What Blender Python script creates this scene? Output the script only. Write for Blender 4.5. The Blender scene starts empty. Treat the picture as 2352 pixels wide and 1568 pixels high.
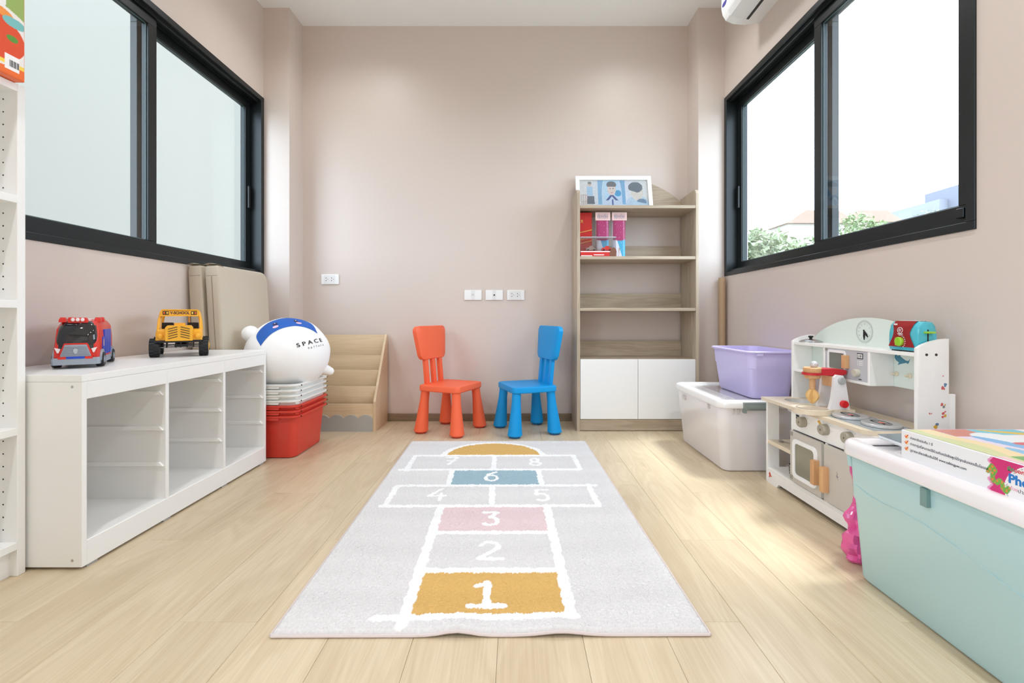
import bpy, bmesh, math, random
import numpy as np
from mathutils import Vector, Matrix, noise
random.seed(7)
S = bpy.context.scene
C = S.collection
PI = math.pi
# ---------------------------------------------------------------- camera
CAM_Z, FPX = 0.73, 1076.0
cam = bpy.data.cameras.new('camera'); cam_o = bpy.data.objects.new('camera', cam); C.objects.link(cam_o)
cam_o.location = (0, 0, CAM_Z); cam_o.rotation_euler = (PI/2, 0, 0)
cam.sensor_width = 36; cam.lens = 36*FPX/2352; cam.shift_x = -9/2352; cam.shift_y = -59/2352
cam.clip_start = 0.05; cam.clip_end = 400
S.camera = cam_o
# ---------------------------------------------------------------- light and exposure
S.view_settings.view_transform = 'Standard'; S.view_settings.look = 'None'
S.view_settings.gamma = 1; S.view_settings.use_curve_mapping = False
S.view_settings.exposure = 0.40
S.cycles.max_bounces = 14; S.cycles.diffuse_bounces = 8; S.cycles.transparent_max_bounces = 16
S.cycles.sample_clamp_indirect = 6
w = bpy.data.worlds.new('sky'); S.world = w; w.use_nodes = True
bg = w.node_tree.nodes['Background']; bg.inputs[0].default_value = (0.845, 0.965, 1.14, 1); bg.inputs[1].default_value = 5.7
def add_light(name, kind, loc, energy, color=(1, 1, 1), rot=(0, 0, 0), **kw):
    l = bpy.data.lights.new(name, kind); l.energy = energy; l.color = color
    for k, v in kw.items(): setattr(l, k, v)
    o = bpy.data.objects.new(name, l); C.objects.link(o); o.location = loc; o.rotation_euler = rot
    return o
sun_dir = Vector((-0.43, -0.14, -1.0)).normalized()
sun = add_light('sun', 'SUN', (6, 2, 9), 3.5, (1.0, 0.98, 0.95), angle=math.radians(11))
sun.rotation_euler = sun_dir.to_track_quat('-Z', 'Y').to_euler()
def portal(name, loc, rot, sx, sy):
    o = add_light(name, 'AREA', loc, 0, rot=rot, shape='RECTANGLE', size=sx, size_y=sy)
    o.data.cycles.is_portal = True
portal('portal_left', (-1.79, 2.22, 1.57), (0, -PI/2, 0), 1.2, 1.72)
portal('portal_right', (1.51, 2.22, 1.57), (0, PI/2, 0), 1.2, 1.72)
portal('portal_left_rear', (-1.80, -.95, 1.2), (0, -PI/2, 0), 2.1, 1.5)  # samples sky through the window added behind the camera

# ---------------------------------------------------------------- materials
def lin(c):
    return tuple(((v/255)/12.92 if v/255 <= .04045 else ((v/255+.055)/1.055)**2.4) for v in c)
def new_mat(name):
    m = bpy.data.materials.new(name); m.use_nodes = True
    return m, m.node_tree.nodes, m.node_tree.links, m.node_tree.nodes['Principled BSDF']
MATS = {}
def M(name, col=None, rough=.5, metal=0, spec=.5, bump=0, bscale=200, coat=0, var=0, emit=0, sss=0, trans=0):
    if name in MATS: return MATS[name]
    m, N, L, P = new_mat(name)
    c = lin(col) + (1,)
    P.inputs['Base Color'].default_value = c
    P.inputs['Roughness'].default_value = rough; P.inputs['Metallic'].default_value = metal
    P.inputs['Specular IOR Level'].default_value = spec; P.inputs['Coat Weight'].default_value = coat
    if trans: P.inputs['Transmission Weight'].default_value = trans
    if sss:
        P.inputs['Subsurface Weight'].default_value = sss; P.inputs['Subsurface Radius'].default_value = (.01, .01, .01)
    if emit:
        P.inputs['Emission Color'].default_value = c; P.inputs['Emission Strength'].default_value = emit
    tc = N.new('ShaderNodeTexCoord')
    nz = N.new('ShaderNodeTexNoise'); nz.inputs['Scale'].default_value = bscale; nz.inputs['Detail'].default_value = 3
    L.new(tc.outputs['Object'], nz.inputs['Vector'])
    if bump:
        b = N.new('ShaderNodeBump'); b.inputs['Strength'].default_value = bump; b.inputs['Distance'].default_value = .001
        L.new(nz.outputs['Fac'], b.inputs['Height']); L.new(b.outputs['Normal'], P.inputs['Normal'])
    if var:
        n2 = N.new('ShaderNodeTexNoise'); n2.inputs['Scale'].default_value = 6; n2.inputs['Detail'].default_value = 5
        L.new(tc.outputs['Object'], n2.inputs['Vector'])
        mx = N.new('ShaderNodeMix'); mx.data_type = 'RGBA'; mx.blend_type = 'MIX'
        mx.inputs['A'].default_value = c; mx.inputs['B'].default_value = tuple(v*(1-var) for v in c[:3]) + (1,)
        L.new(n2.outputs['Fac'], mx.inputs['Factor']); L.new(mx.outputs['Result'], P.inputs['Base Color'])
    MATS[name] = m
    return m
def wood(name, light, dark, axis='X', scale=1.0, rough=.45, contrast=1.0, bump=.15, figure=(10, .9, .6)):
    if name in MATS: return MATS[name]
    m, N, L, P = new_mat(name)
    tc = N.new('ShaderNodeTexCoord'); oi = N.new('ShaderNodeObjectInfo')
    add = N.new('ShaderNodeVectorMath'); add.operation = 'MULTIPLY_ADD'
    mul = N.new('ShaderNodeCombineXYZ'); 
    for i, k in enumerate((37.0, 53.0, 11.0)):
        mm = N.new('ShaderNodeMath'); mm.operation = 'MULTIPLY'; mm.inputs[1].default_value = k
        L.new(oi.outputs['Random'], mm.inputs[0]); L.new(mm.outputs[0], mul.inputs[i])
    add.inputs[1].default_value = (1, 1, 1)
    L.new(tc.outputs['Object'], add.inputs[0]); L.new(mul.outputs[0], add.inputs[2])
    mp = N.new('ShaderNodeMapping'); s = [figure[0]*scale]*3; s['XYZ'.index(axis)] = figure[1]*scale; mp.inputs['Scale'].default_value = s
    L.new(add.outputs[0], mp.inputs['Vector'])
    n1 = N.new('ShaderNodeTexNoise'); n1.inputs['Scale'].default_value = 1.0; n1.inputs['Detail'].default_value = 2; n1.inputs['Distortion'].default_value = figure[2]
    L.new(mp.outputs[0], n1.inputs['Vector'])
    # ring lines out of the slow noise
    k = N.new('ShaderNodeMath'); k.operation = 'MULTIPLY'; k.inputs[1].default_value = 55
    sn = N.new('ShaderNodeMath'); sn.operation = 'SINE'
    L.new(n1.outputs['Fac'], k.inputs[0]); L.new(k.outputs[0], sn.inputs[0])
    mr = N.new('ShaderNodeMapRange'); mr.inputs['From Min'].default_value = -1; mr.inputs['From Max'].default_value = 1
    mr.inputs['To Min'].default_value = .38; mr.inputs['To Max'].default_value = .62; L.new(sn.outputs[0], mr.inputs['Value'])
    mp2 = N.new('ShaderNodeMapping'); s = [230*scale]*3; s['XYZ'.index(axis)] = 5*scale; mp2.inputs['Scale'].default_value = s
    L.new(add.outputs[0], mp2.inputs['Vector'])
    n2 = N.new('ShaderNodeTexNoise'); n2.inputs['Scale'].default_value = 1; n2.inputs['Detail'].default_value = 3
    L.new(mp2.outputs[0], n2.inputs['Vector'])
    a1 = N.new('ShaderNodeMix'); a1.data_type = 'FLOAT'; a1.inputs['Factor'].default_value = .5
    L.new(mr.outputs[0], a1.inputs['A']); L.new(n2.outputs['Fac'], a1.inputs['B'])
    a2 = N.new('ShaderNodeMix'); a2.data_type = 'FLOAT'; a2.inputs['Factor'].default_value = .35
    L.new(a1.outputs['Result'], a2.inputs['A']); L.new(n1.outputs['Fac'], a2.inputs['B'])
    r = N.new('ShaderNodeMapRange'); r.inputs['From Min'].default_value = .5-.14/contrast; r.inputs['From Max'].default_value = .5+.14/contrast
    L.new(a2.outputs['Result'], r.inputs['Value'])
    mx = N.new('ShaderNodeMix'); mx.data_type = 'RGBA'; mx.inputs['A'].default_value = lin(dark)+(1,); mx.inputs['B'].default_value = lin(light)+(1,)
    L.new(r.outputs[0], mx.inputs['Factor'])
    hs = N.new('ShaderNodeHueSaturation'); L.new(mx.outputs['Result'], hs.inputs['Color'])
    rv = N.new('ShaderNodeMapRange'); rv.inputs['To Min'].default_value = .95; rv.inputs['To Max'].default_value = 1.03
    L.new(oi.outputs['Random'], rv.inputs['Value']); L.new(rv.outputs[0], hs.inputs['Value'])
    L.new(hs.outputs[0], P.inputs['Base Color'])
    b = N.new('ShaderNodeBump'); b.inputs['Strength'].default_value = bump; b.inputs['Distance'].default_value = .0006
    L.new(n2.outputs['Fac'], b.inputs['Height']); L.new(b.outputs['Normal'], P.inputs['Normal'])
    P.inputs['Roughness'].default_value = rough
    MATS[name] = m
    return m
def glass(name, tint=(.96, .985, .98), refl=1.0, rough=0.0):
    if name in MATS: return MATS[name]
    m = bpy.data.materials.new(name); m.use_nodes = True
    N, L = m.node_tree.nodes, m.node_tree.links; N.clear()
    o = N.new('ShaderNodeOutputMaterial'); t = N.new('ShaderNodeBsdfTransparent'); g = N.new('ShaderNodeBsdfGlossy'); f = N.new('ShaderNodeFresnel')
    t.inputs[0].default_value = tint+(1,); g.inputs['Roughness'].default_value = rough; ge = N.new('ShaderNodeNewGeometry'); io = N.new('ShaderNodeMapRange'); io.inputs['To Min'].default_value = 1.5; io.inputs['To Max'].default_value = 1/1.5
    L.new(ge.outputs['Backfacing'], io.inputs['Value']); L.new(io.outputs[0], f.inputs[0])
    k = N.new('ShaderNodeMath'); k.operation = 'MULTIPLY'; k.inputs[1].default_value = refl; L.new(f.outputs[0], k.inputs[0])
    x = N.new('ShaderNodeMixShader'); L.new(k.outputs[0], x.inputs[0]); L.new(t.outputs[0], x.inputs[1]); L.new(g.outputs[0], x.inputs[2]); L.new(x.outputs[0], o.inputs[0])
    MATS[name] = m
    return m
def film(name, col, alpha, rough=.2):
    """thin, partly see-through plastic"""
    if name in MATS: return MATS[name]
    m = M(name, col, rough)
    P = m.node_tree.nodes['Principled BSDF']; P.inputs['Alpha'].default_value = alpha
    return m
def vcol(name, rough=.5, bump=0, bscale=300, dist=.001, coat=0):
    if name in MATS: return MATS[name]
    m = M(name, (255, 255, 255), rough, bump=bump, bscale=bscale, coat=coat)
    N, L = m.node_tree.nodes, m.node_tree.links
    a = N.new('ShaderNodeVertexColor'); a.layer_name = 'Col'; L.new(a.outputs[0], N['Principled BSDF'].inputs['Base Color'])
    return m

# ---------------------------------------------------------------- mesh helpers
def tag(o, label=None, cat=None, group=None, kind=None):
    if label: o['label'] = label
    if cat: o['category'] = cat
    if group: o['group'] = group
    if kind: o['kind'] = kind
    return o
def wm(o):
    m = o.matrix_basis.copy()
    while o.parent: o = o.parent; m = o.matrix_basis @ m
    return m
def thing(name, label, cat, loc=(0, 0, 0), rz=0, group=None, kind=None):
    o = bpy.data.objects.new(name, None); C.objects.link(o); o.location = loc; o.rotation_euler = (0, 0, rz)
    o.empty_display_size = .05
    return tag(o, label, cat, group, kind)
def finish(me, mat, smooth=35):
    if mat: me.materials.append(mat)
    if smooth:
        me.polygons.foreach_set('use_smooth', [True]*len(me.polygons)); me.set_sharp_from_angle(angle=math.radians(smooth))
def obj(name, bm, mat, parent=None, W=False, smooth=35, label=None, kind=None):
    if W and parent: bm.transform(wm(parent).inverted())
    me = bpy.data.meshes.new(name); bmesh.ops.recalc_face_normals(bm, faces=bm.faces); bm.to_mesh(me); bm.free()
    finish(me, mat, smooth)
    o = bpy.data.objects.new(name, me); C.objects.link(o)
    if parent: o.parent = parent
    return tag(o, label=label, kind=kind)
def B(): return bmesh.new()
def box(bm, x0, x1, y0, y1, z0, z1, bev=0, seg=2, mat=None):
    r = bmesh.ops.create_cube(bm, size=1)
    vs = r['verts']
    bmesh.ops.scale(bm, vec=(x1-x0, y1-y0, z1-z0), verts=vs); bmesh.ops.translate(bm, vec=((x0+x1)/2, (y0+y1)/2, (z0+z1)/2), verts=vs)
    if bev:
        es = list({e for v in vs for e in v.link_edges})
        rr = bmesh.ops.bevel(bm, geom=es, offset=bev, segments=seg, profile=.7, affect='EDGES')
        vs = list({v for f in rr['faces'] for v in f.verts} | {v for v in vs if v.is_valid})
    if mat is not None: bmesh.ops.transform(bm, matrix=mat, verts=vs)
    return bm
def bx(x0, x1, y0, y1, z0, z1, bev=0, seg=2, mat=None): return box(B(), x0, x1, y0, y1, z0, z1, bev, seg, mat)
def rrect(hx, hy, r, n=5, cx=0, cy=0):
    r = min(r, hx-1e-4, hy-1e-4); pts = []
    for (sx, sy, a0) in ((1, 1, 0), (-1, 1, 90), (-1, -1, 180), (1, -1, 270)):
        for i in range(n+1):
            a = math.radians(a0+90*i/n); pts.append((cx+sx*(hx-r)+r*math.cos(a), cy+sy*(hy-r)+r*math.sin(a)))
    return pts
def loft(bm, rings, cap0=True, cap1=True, closed=True):
    R = [[bm.verts.new(p) for p in ring] for ring in rings]; n = len(R[0])
    for a, b in zip(R, R[1:]):
        for i in range(n if closed else n-1):
            j = (i+1) % n
            bm.faces.new((a[i], a[j], b[j], b[i]))
    if cap0: bm.faces.new(R[0][::-1])
    if cap1: bm.faces.new(R[-1])
    return bm
def lathe(bm, prof, c=(0, 0, 0), n=24, axis='Z', cap0=True, cap1=True):
    rings = []
    for r, h in prof:
        ring = []
        for i in range(n):
            a = 2*PI*i/n; x, y = r*math.cos(a), r*math.sin(a)
            p = {'Z': (x, y, h), 'X': (h, x, y), 'Y': (x, h, y)}[axis]
            ring.append((p[0]+c[0], p[1]+c[1], p[2]+c[2]))
        rings.append(ring)
    return loft(bm, rings, cap0, cap1)
def prism(bm, pts, plane, d0, d1, bev=0):
    f = {'xy': lambda p, d: (p[0], p[1], d), 'xz': lambda p, d: (p[0], d, p[1]), 'yz': lambda p, d: (d, p[0], p[1])}[plane]
    n0 = len(bm.verts)
    loft(bm, [[f(p, d0) for p in pts], [f(p, d1) for p in pts]])
    if bev:
        bm.verts.ensure_lookup_table(); vs = bm.verts[n0:]
        es = [e for e in {e for v in vs for e in v.link_edges} if len(e.link_faces) == 2 and any(len(q.verts) > 4 or len(pts) == 4 for q in e.link_faces)]
        bmesh.ops.bevel(bm, geom=es, offset=bev, segments=2, profile=.7, affect='EDGES')
    return bm
def tube(bm, pts, r, n=10, closed=False):
    pts = [Vector(p) for p in pts]; rings = []
    up = Vector((0, 0, 1))
    for i, p in enumerate(pts):
        a = pts[max(i-1, 0)]; b = pts[min(i+1, len(pts)-1)]; t = (b-a).normalized()
        u = t.cross(up) if abs(t.dot(up)) < .95 else t.cross(Vector((1, 0, 0))); u.normalize(); v = t.cross(u)
        rr = r[i] if isinstance(r, (list, tuple)) else r
        rings.append([tuple(p+rr*(u*math.cos(2*PI*k/n)+v*math.sin(2*PI*k/n))) for k in range(n)])
    return loft(bm, rings)
def ellipsoid(bm, c, r, n=24, m=16, mat=None):
    x = bmesh.ops.create_uvsphere(bm, u_segments=n, v_segments=m, radius=1)
    bmesh.ops.scale(bm, vec=r, verts=x['verts'])
    if mat is not None: bmesh.ops.transform(bm, matrix=mat, verts=x['verts'])
    bmesh.ops.translate(bm, vec=c, verts=x['verts'])
    return bm
def frame_m(o, u, v):
    """matrix whose local x,y,z are u, v, u x v at origin o"""
    u = Vector(u).normalized(); v = Vector(v); v = (v-u*v.dot(u)).normalized(); n = u.cross(v)
    m = Matrix((u, v, n)).transposed().to_4x4(); m.translation = Vector(o)
    return m
def text(parent, s, size, o, u, v, mat, name='text', depth=.0004, align='LEFT', W=False, warp=None, label=None, squash=1.0, bold=0):
    cu = bpy.data.curves.new(name, 'FONT'); cu.body = s; cu.size = size; cu.extrude = depth; cu.align_x = align; cu.resolution_u = 3; cu.offset = bold
    t = bpy.data.objects.new(name, cu); C.objects.link(t)
    bpy.context.view_layer.update()
    me = bpy.data.meshes.new_from_object(t.evaluated_get(bpy.context.evaluated_depsgraph_get()))
    bpy.data.objects.remove(t); bpy.data.curves.remove(cu)
    me.name = name
    if squash != 1: me.transform(Matrix.Diagonal((squash, 1, 1, 1)))
    if warp:
        bm = B(); bm.from_mesh(me)
        bmesh.ops.triangulate(bm, faces=bm.faces)
        for vtx in bm.verts: vtx.co = warp(vtx.co.x, vtx.co.y, vtx.co.z)
        bm.to_mesh(me); bm.free()
    else: me.transform(frame_m(o, u, v))
    if W and parent: me.transform(wm(parent).inverted())
    me.materials.clear(); me.materials.append(mat)
    ob = bpy.data.objects.new(name, me); C.objects.link(ob); ob.parent = parent
    return tag(ob, label=label)
def raster(name, parent, nu, nv, pos, col, mat, W=False, thick=0, label=None):
    """grid of (nu x nv) cells; pos(U,V)->xyz arrays, col(U,V)->rgb arrays in sRGB 0-255"""
    u = np.linspace(0, 1, nu+1); v = np.linspace(0, 1, nv+1); U, V = np.meshgrid(u, v)
    P = np.stack([np.broadcast_to(a, U.shape) for a in pos(U, V)], -1).reshape(-1, 3)
    K = np.clip(np.stack([np.broadcast_to(a, U.shape) for a in col(U, V)], -1).reshape(-1, 3)/255.0, 0, 1)
    K = np.where(K <= .04045, K/12.92, ((K+.055)/1.055)**2.4)
    i = np.arange(nu*nv); a = (i//nu)*(nu+1)+(i % nu)
    F = np.stack([a, a+1, a+nu+2, a+nu+1], -1)
    me = bpy.data.meshes.new(name)
    me.vertices.add(len(P)); me.vertices.foreach_set('co', P.ravel().astype(np.float32))
    me.loops.add(F.size); me.loops.foreach_set('vertex_index', F.ravel().astype(np.int32))
    me.polygons.add(len(F)); me.polygons.foreach_set('loop_start', (np.arange(len(F))*4).astype(np.int32))
    me.update(calc_edges=True); me.validate()
    ca = me.color_attributes.new('Col', 'FLOAT_COLOR', 'POINT')
    ca.data.foreach_set('color', np.concatenate([K, np.ones((len(K), 1))], 1).ravel().astype(np.float32))
    if W and parent: me.transform(wm(parent).inverted())
    me.materials.append(mat); me.polygons.foreach_set('use_smooth', [True]*len(me.polygons))
    ob = bpy.data.objects.new(name, me); C.objects.link(ob)
    if parent: ob.parent = parent
    return tag(ob, label=label)
def copy_tree(o, parent=None):
    c = o.copy(); C.objects.link(c); c.parent = parent
    for ch in o.children: copy_tree(ch, c)
    return c
def struct(name, bm, mat, parent=None, smooth=0, label=None):
    return obj(name, bm, mat, parent, smooth=smooth, kind=None if parent else 'structure', label=label)

# ---------------------------------------------------------------- palette
m_wall = M('wall_paint', (213, 201, 193), .42, spec=.45, bump=.08, bscale=350)
m_ceil = M('ceiling_paint', (246, 248, 249), .8)
m_black = M('window_aluminium', (30, 36, 38), .38, metal=.3)
m_white = M('white_laminate', (240, 241, 240), .32, spec=.5, bump=.02)
m_whitem = M('white_matte', (238, 238, 236), .5)
m_dark = M('black_plastic', (24, 25, 27), .45)
m_rubber = M('rubber', (28, 30, 33), .6)
m_red = M('red_plastic', (214, 48, 38), .3)
m_grey = M('grey_plastic', (150, 158, 168), .35)
m_steel = M('steel', (190, 190, 188), .25, metal=1)
m_glass = glass('window_glass')
m_floor = wood('oak_floor', (218, 202, 174), (192, 172, 140), 'Y', 1.0, .33, .85, .1, (6.5, 1.15, 1.0))
m_book = wood('grey_oak', (196, 180, 158), (158, 142, 120), 'X', 1.2, .5, 1.0)
m_bookv = wood('grey_oak_upright', (198, 183, 162), (160, 145, 124), 'Z', 1.2, .5, 1.0)
m_birch = wood('birch', (226, 206, 172), (208, 184, 146), 'X', .8, .5, .8)
m_birchv = wood('birch_side', (224, 202, 170), (206, 180, 144), 'Z', .8, .5, .8)
m_beech = wood('beech', (222, 178, 130), (200, 150, 104), 'Z', 2, .45, .7)
m_top = wood('kitchen_top', (232, 220, 200), (216, 200, 174), 'Y', 1.5, .4, .7)
m_base = wood('baseboard_wood', (150, 132, 108), (120, 102, 80), 'X', 1, .5)
# ================================================================ the room
XL, XR, YB, YC, ZC = -1.653, 1.368, 3.26, 3.066, 2.745
XCL, XCR, YR = -1.483, 1.194, -2.0
WY0, WY1, WZ0, WZ1 = 1.391, 3.066, .988, 2.152
fl = struct('floor', bx(XL-.15, XR+.15, YR-.15, YB+.15, -.12, -.009), M('subfloor', (150, 130, 100), .7))
PW = .192
n = 0
plank_me = {}
for k in range(-9, 7):
    x0 = .3435+PW*(k-1); x1 = x0+PW
    cx0, cx1 = max(x0, XL), min(x1, XR)
    if cx1-cx0 < .02: continue
    off = 1.118+.41*((k-1) % 3)
    ys = [YR]+[y for y in (off+1.22*i for i in range(-4, 4)) if YR+.05 < y < YB-.02]+[YB]
    for y0, y1 in zip(ys, ys[1:]):
        g = .0003
        key = (round(cx1-cx0, 3), round(y1-y0, 3))
        if key not in plank_me:
            hx, hy = (cx1-cx0)/2-g, (y1-y0)/2-g
            bm = box(B(), -hx, hx, -hy, hy, -.009, 0, .0008, 1)
            me = bpy.data.meshes.new('plank'); bm.to_mesh(me); bm.free(); me.materials.append(m_floor); plank_me[key] = me
        o = bpy.data.objects.new('plank', plank_me[key]); C.objects.link(o); o.parent = fl; o.location = ((cx0+cx1)/2, (y0+y1)/2, 0)
struct('ceiling', bx(XL-.15, XR+.15, YR-.15, YB+.15, ZC, ZC+.15), m_ceil)
struct('wall_back', bx(XL-.15, XR+.15, YB, YB+.15, -.1, ZC), m_wall)
def side_wall(name, x0, x1):
    bm = B()
    ya = -.2 if x0 < 0 else YR
    box(bm, x0, x1, ya, YB, -.1, WZ0); box(bm, x0, x1, ya, YB, WZ1, ZC+.01)
    if x0 < 0:  # left wall leaves an opening for the added rear window
        box(bm, x0, x1, YR, -1.7, -.1, WZ0); box(bm, x0, x1, YR, -1.7, WZ1, ZC+.01)
        box(bm, x0, x1, -1.7, -.2, -.1, .12); box(bm, x0, x1, -1.7, -.2, 2.3, ZC+.01)
    if x0 < 0: box(bm, x0, x1, -.2, WY0, WZ0, WZ1); box(bm, x0, x1, YR, -1.7, WZ0, WZ1)
    else: box(bm, x0, x1, YR, WY0, WZ0, WZ1)
    box(bm, x0, x1, WY1, YB, WZ0, WZ1)
    struct(name, bm, m_wall)
side_wall('wall_left', XL-.15, XL); side_wall('wall_right', XR, XR+.15)
struct('wall_column_left', bx(XL-.01, XCL, YC, YB+.01, 0, ZC+.01), m_wall)
struct('wall_column_right', bx(XCR, XR+.01, YC, YB+.01, 0, ZC+.01), m_wall)
struct('wall_rear', bx(XL-.15, XR+.15, YR-.15, YR, -.1, ZC+.01), m_wall)
d = thing('door_1', None, None, (.45, YR, 0), kind='structure')
obj('door_leaf', bx(-.42, .42, .002, .04, .005, 2.05, .003), m_white, d)
obj('door_handle', tube(B(), [(.34, .04, 1.0), (.34, .08, 1.0), (.24, .08, 1.0)], .009, 10), m_steel, d)
d = thing('window_3', None, None, (XL, -.95, .12), kind='structure')  # unseen window added behind the camera to light the right side
bm = B()
for a, b, c, e in ((-.75, -.7, 0, 2.18), (.7, .75, 0, 2.18), (-.03, .03, .05, 2.13), (-.75, .75, 0, .05), (-.75, .75, 2.13, 2.18)): box(bm, -.1, -.04, a, b, c, e)
obj('window_frame', bm, m_black, d, smooth=0)
for sx in (-1, 1): obj('pane', bx(-.073, -.067, min(sx*.03, sx*.7), max(sx*.03, sx*.7), .05, 2.13), m_glass, d, smooth=0)
# baseboards
def baseboard(name, *b): struct(name, bx(*b, 0, .052, .003, 1), m_base, smooth=30)
baseboard('baseboard_back', XCL, XCR, YB-.012, YB)
baseboard('baseboard_left', XL, XL+.012, YR, YC); baseboard('baseboard_right', XR-.012, XR, YR, YC)
struct('trim_1', box(bx(XL, XCL, YC-.012, YC, 0, .052), XCL, XCL+.012, YC-.012, YB-.012, 0, .052), m_base)
struct('trim_2', box(bx(XCR, XR, YC-.012, YC, 0, .052), XCR-.012, XCR, YC-.012, YB-.012, 0, .052), m_base)
# windows
def window(name, X, s):
    """s: outward direction (-1 left wall, +1 right wall)"""
    r = thing(name, None, None, (X, 2.22, WZ0), kind='structure')
    def xb(bm, d0, d1, y0, y1, z0, z1, bev=.0015):
        a, b = sorted((X+s*d0, X+s*d1)); return box(bm, a, b, y0, y1, z0, z1, bev, 1)
    y0, y1, z0, z1 = WY0, WY1-.001, WZ0, WZ1
    bm = B()
    xb(bm, -.006, .13, y0, y1, z0, z0+.026); xb(bm, -.006, .13, y0, y1, z1-.03, z1)
    xb(bm, -.006, .13, y0, y0+.03, z0+.026, z1-.03); xb(bm, -.006, .13, y1-.034, y1, z0+.026, z1-.03)
    for d in (.012, .055, .1):      # sliding tracks
        xb(bm, d, d+.004, y0+.03, y1-.034, z0+.026, z0+.038, 0); xb(bm, d, d+.004, y0+.03, y1-.034, z1-.045, z1-.03, 0)
    obj('window_frame', bm, m_black, r, W=True, smooth=30)
    for (a, b, d) in ((y0+.032, 2.185, .022 if s > 0 else .022), (2.125, y1-.036, .066)):
        bm = B(); zb, zt = z0+.034, z1-.036; rb, sw = .052, .05
        xb(bm, d, d+.032, a, b, zb, zb+rb); xb(bm, d, d+.032, a, b, zt-rb, zt)
        xb(bm, d, d+.032, a, a+sw, zb+rb, zt-rb); xb(bm, d, d+.032, b-sw, b, zb+rb, zt-rb)
        sash = obj('sash', bm, m_black, r, W=True, smooth=30)
        g = B(); xb(g, d+.014, d+.018, a+sw-.004, b-sw+.004, zb+rb-.004, zt-rb+.004, 0)
        obj('pane', g, m_glass, sash, W=True, smooth=0)
        g = B(); xb(g, d+.010, d+.012, a+sw-.001, a+sw+.004, zb+rb, zt-rb, 0); xb(g, d+.010, d+.012, b-sw-.004, b-sw+.001, zb+rb, zt-rb, 0)
        xb(g, d+.010, d+.012, a+sw, b-sw, zb+rb-.001, zb+rb+.004, 0); xb(g, d+.010, d+.012, a+sw, b-sw, zt-rb-.004, zt-rb+.001, 0)
        obj('glazing_seal', g, M('seal', (90, 110, 112), .4), sash, W=True, smooth=0)
    bm = B(); xb(bm, .052, .066, y1-.072, y1-.052, 1.42, 1.56); obj('latch', bm, M('latch', (48, 52, 54), .3, metal=.5), r, W=True)
    bm = B(); xb(bm, .008, .022, y0+.05, y0+.075, z0+.045, z0+.075); obj('sash_stop', bm, m_black, r, W=True)
window('window_1', XL, -1); window('window_2', XR, 1)

# ================================================================ outside
m_ground = M('ground', (150, 150, 140), .9, var=.3)
struct('ground', bx(-60, 140, -60, 160, -4.2, -4), m_ground)
struct('neighbour_wall', bx(-4.6, -4.2, 1.2, 20, -4, 9), M('neighbour_plaster', (110, 108, 101), .9))
nb = 0
m_flat = M('tower_plaster', (118, 122, 132), .9); m_win = M('tower_glass', (92, 94, 102), .7)
tower = thing('apartment_tower', 'pale multi-storey apartment block far beyond the right-hand window', 'building', (60, 64, -4))
obj('wall', bx(56.5, 68, 62.5, 72, -4, 16.3), m_flat, tower, W=True, smooth=0)
obj('stair_tower', bx(57.6, 60.2, 61, 66, -4, 17.8), M('tower_grey', (98, 102, 114), .9), tower, W=True, smooth=0)
obj('end_wing', bx(53.2, 56.6, 63, 73, -4, 14.9), m_flat, tower, W=True, smooth=0)
for fz in range(5):
    for i in range(6):
        x = 53.9+i*2.1; z = 1.6+fz*2.7
        obj('tower_window', bx(x, x+1.2, 62.4, 62.52 if i > 1 else 63.02, z, z+1.4), m_win, tower, W=True, smooth=0)
    obj('balcony', bx(60.3, 67, 61.7, 62.5, .8+fz*2.7, 1.4+fz*2.7), m_flat, tower, W=True, smooth=0)
m_roof = M('roof_tile', (150, 126, 112), .8, var=.2)
for i, (x, y, wd, dp, h, lab) in enumerate(((24, 40, 5, 6, 9.0, 'low house with a flat tan roof behind the trees'), (31, 44, 5, 6, 9.9, 'wider house with a pale roof beside the treetops'),
                                            )):
    hs = thing('house', lab, 'house', (x, y, -4))
    obj('wall', bx(x-wd/2, x+wd/2, y-dp/2, y+dp/2, -4, h-1), M('house_wall', (170, 164, 158), .9), hs, W=True, smooth=0)
    bm = B(); prism(bm, [(x-wd/2-.3, h-1), (x+wd/2+.3, h-1), (x+wd/4, h), (x-wd/4, h)], 'xz', y-dp/2-.3, y+dp/2+.3)
    obj('roof', bm, m_roof, hs, W=True, smooth=0)
def leafy_tree(x, y, h, r, lab, seed, col):
    t = thing('tree', lab, 'tree', (x, y, -4), group=None)
    rnd = random.Random(seed)
    obj('trunk', tube(B(), [(0, 0, 0), (.1, .05, (h+4)*.4), (.0, .1, (h+4)*.7)], [.18, .13, .07], 8), M('bark', (120, 104, 88), .9), t)
    vs, fs = [], []
    blobs = [(rnd.uniform(-r, r)*.6, rnd.uniform(-r, r)*.6, (h+4)*rnd.uniform(.66, .9), rnd.uniform(.4, .62)*r) for _ in range(9)]
    for bxx, byy, bz, br in blobs:
        for _ in range(420):
            d = Vector((rnd.gauss(0, 1), rnd.gauss(0, 1), rnd.gauss(0, 1))).normalized()*br*rnd.uniform(.7, 1.05)
            p = Vector((bxx, byy, bz))+d
            q = Matrix.Rotation(rnd.uniform(0, 6.3), 3, Vector((rnd.gauss(0, 1), rnd.gauss(0, 1), rnd.gauss(0, 1))).normalized())
            s = rnd.uniform(.07, .14); b = len(vs)
            for a in ((-s, 0, 0), (0, -s*.5, 0), (s, 0, 0), (0, s*.5, 0)): vs.append(tuple(p+q @ Vector(a)))
            fs.append((b, b+1, b+2, b+3))
    me = bpy.data.meshes.new('foliage'); me.from_pydata(vs, [], fs); me.materials.append(M(col[0], col[1], .7))
    o = bpy.data.objects.new('foliage', me); C.objects.link(o); o.parent = t; o['kind'] = 'stuff'
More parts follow.
